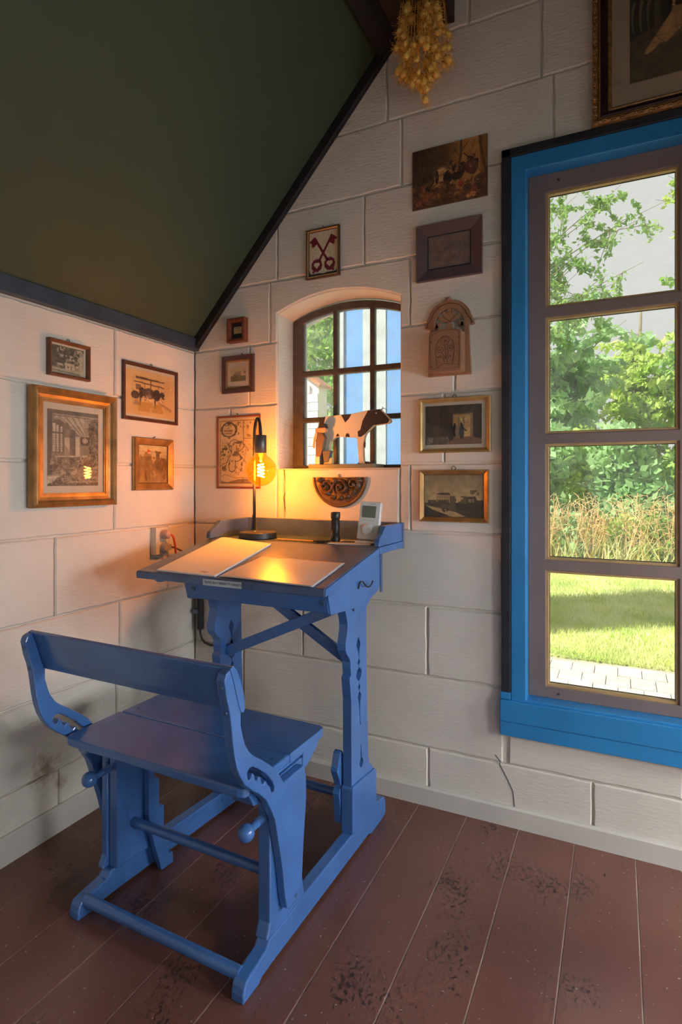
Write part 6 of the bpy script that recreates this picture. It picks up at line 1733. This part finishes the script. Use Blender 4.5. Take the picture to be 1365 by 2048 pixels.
# blue shed outside the arched window
sd = thing('blue_shed', 'blue painted wooden shed with pale boards outside the arched window', 'shed', (0.0, 2.5, GZ), 0)
M['shed_blue'] = mat('sky_blue_shed_paint', (0.13, 0.33, 0.66), 0.6, var=0.06, scale=6)
M['shed_pale'] = mat('pale_grey_green_board', (0.52, 0.56, 0.53), 0.7, var=0.08, scale=6)
MB().box(-0.5, 0.55, 0.035, 1.0, 0.0, 3.2).build('walls', M['shed_pale'], sd)
for (a, b, m_, d_) in ((-0.515, -0.44, 'shed_pale', 0.03), (-0.437, -0.258, 'shed_blue', 0.012), (-0.255, -0.153, 'shed_pale', 0.03), (-0.15, -0.045, 'shed_pale', 0.02), (-0.042, 0.14, 'shed_blue', 0.012), (0.143, 0.22, 'shed_pale', 0.03), (0.223, 0.4, 'shed_blue', 0.012), (0.403, 0.565, 'shed_pale', 0.03)):
    MB().box(a, b, 0.035 - d_ - 0.004, 0.034, 0.0, 3.18).build('board', M[m_], sd, bevel=0.003)
MB().plate([(-0.65, 3.2), (0.68, 3.2), (0.015, 3.75)], -0.08, 1.1, (), 'xz').build('roof', mat('shed_roof', (0.12, 0.11, 0.11), 0.8), sd)

# white brick garden wall with a sloping tiled coping
ob_ = thing('garden_wall', 'white painted brick wall with sloping orange tiled coping outside the arched window', 'wall', (-2.55, 6.0, GZ), 0)
M['ob_white'] = mat('white_painted_brick', (0.78, 0.75, 0.74), 0.8, var=0.06, scale=3)
M['tile'] = mat('orange_roof_tile', (0.5, 0.2, 0.09), 0.75, var=0.3, scale=6)
MB().plate([(-1.6, 0), (0, 0), (0, 2.79), (-0.9, 3.46), (-1.6, 3.46)], 0.02, 0.3, (), 'xz').build('core', M['ob_white'], ob_)
bkm = MB().box(-0.143, 0.143, -0.012, 0.02, 0.0, 0.131).mesh('brick')
bkm.materials.append(M['ob_white'])
for j in range(22):
    for i in range(5):
        x = -0.15 - i * 0.294 - (0.147 if j % 2 else 0)
        z = 0.02 + j * 0.14
        if z + 0.13 > min(3.46, 2.79 - (x + 0.14) * 0.745) or x < -1.5: continue
        o = link('brick', bkm, None, ob_)
        o.location = (x, 0.0, z)
    if j % 2 and 0.15 + j * 0.14 < 2.79:
        o = link('brick', bkm, None, ob_)
        o.location = (-0.0735, 0.0, 0.02 + j * 0.14); o.scale = (0.5, 1, 1)
tlm = MB().box(-0.15, 0.15, -0.06, 0.36, 0.0, 0.05).mesh('coping_tile')
tlm.materials.append(M['tile'])
for j in range(4):
    o = link('coping_tile', tlm, None, ob_)
    o.location = (-0.08 - j * 0.235, 0, 2.79 + 0.072 + j * 0.175)
    o.rotation_euler = (0, R(36.7), 0)
for j in range(3):
    o = link('coping_tile', tlm, None, ob_)
    o.location = (-1.02 - j * 0.29, 0, 3.47)
# ------------------------------------------------------------------ added fill lamps, out of view: enamel pendants that brighten the room
M['fill_glow'] = emit_mat('fill_light_glow', (0.94, 0.965, 1.0), 38.0)  # glow of the added fill lamps
M['enamel'] = mat('cream_enamel', (0.55, 0.54, 0.5), 0.3, var=0.02)
def pendant(x, y, z, label, s_=1.0):
    t = thing('added_fill_lamp', label, 'lamp', (x, y, z), 0, 'added unseen pendants filling the room with light')
    g = MB().sphere((0, 0, -0.13 * s_), 0.235 * s_, 32, 20).build('fill_globe', M['fill_glow'], t, smooth='all')
    sh = MB().lathe([(0.50 * s_, 0.0), (0.505 * s_, 0.004), (0.30 * s_, 0.13), (0.16 * s_, 0.19), (0.06 * s_, 0.21), (0.05 * s_, 0.27), (0.0, 0.27)], 40)
    sh.lathe([(0.49 * s_, 0.003), (0.29 * s_, 0.122), (0.15 * s_, 0.182), (0.0, 0.2)], 40)
    sh = sh.build('cutoff_brim', M['enamel'], t, smooth=True)  # wide brim added to keep the fill light off the upper gable
    bm = bmesh.new(); bm.from_mesh(sh.data)
    bmesh.ops.delete(bm, geom=[f for f in bm.faces if len(f.verts) > 4 and f.calc_center_median().z < 0.02], context='FACES')
    bm.to_mesh(sh.data); bm.free()
    MB().tube([(0, 0, 0.265), (0, 0, zslope(x) + 0.05 - z)], 0.004, 6).build('cord', M['dark_cable'], t)
pendant(3.4, -0.5, 1.28, 'added unseen fill lamp, a wide enamel pendant near the gable window')
pendant(3.65, -1.45, 1.28, 'added unseen fill lamp, a wide enamel pendant in the middle of the room')
pendant(3.5, -3.3, 1.3, 'added unseen fill lamp, a smaller enamel pendant towards the rear wall', 0.6)
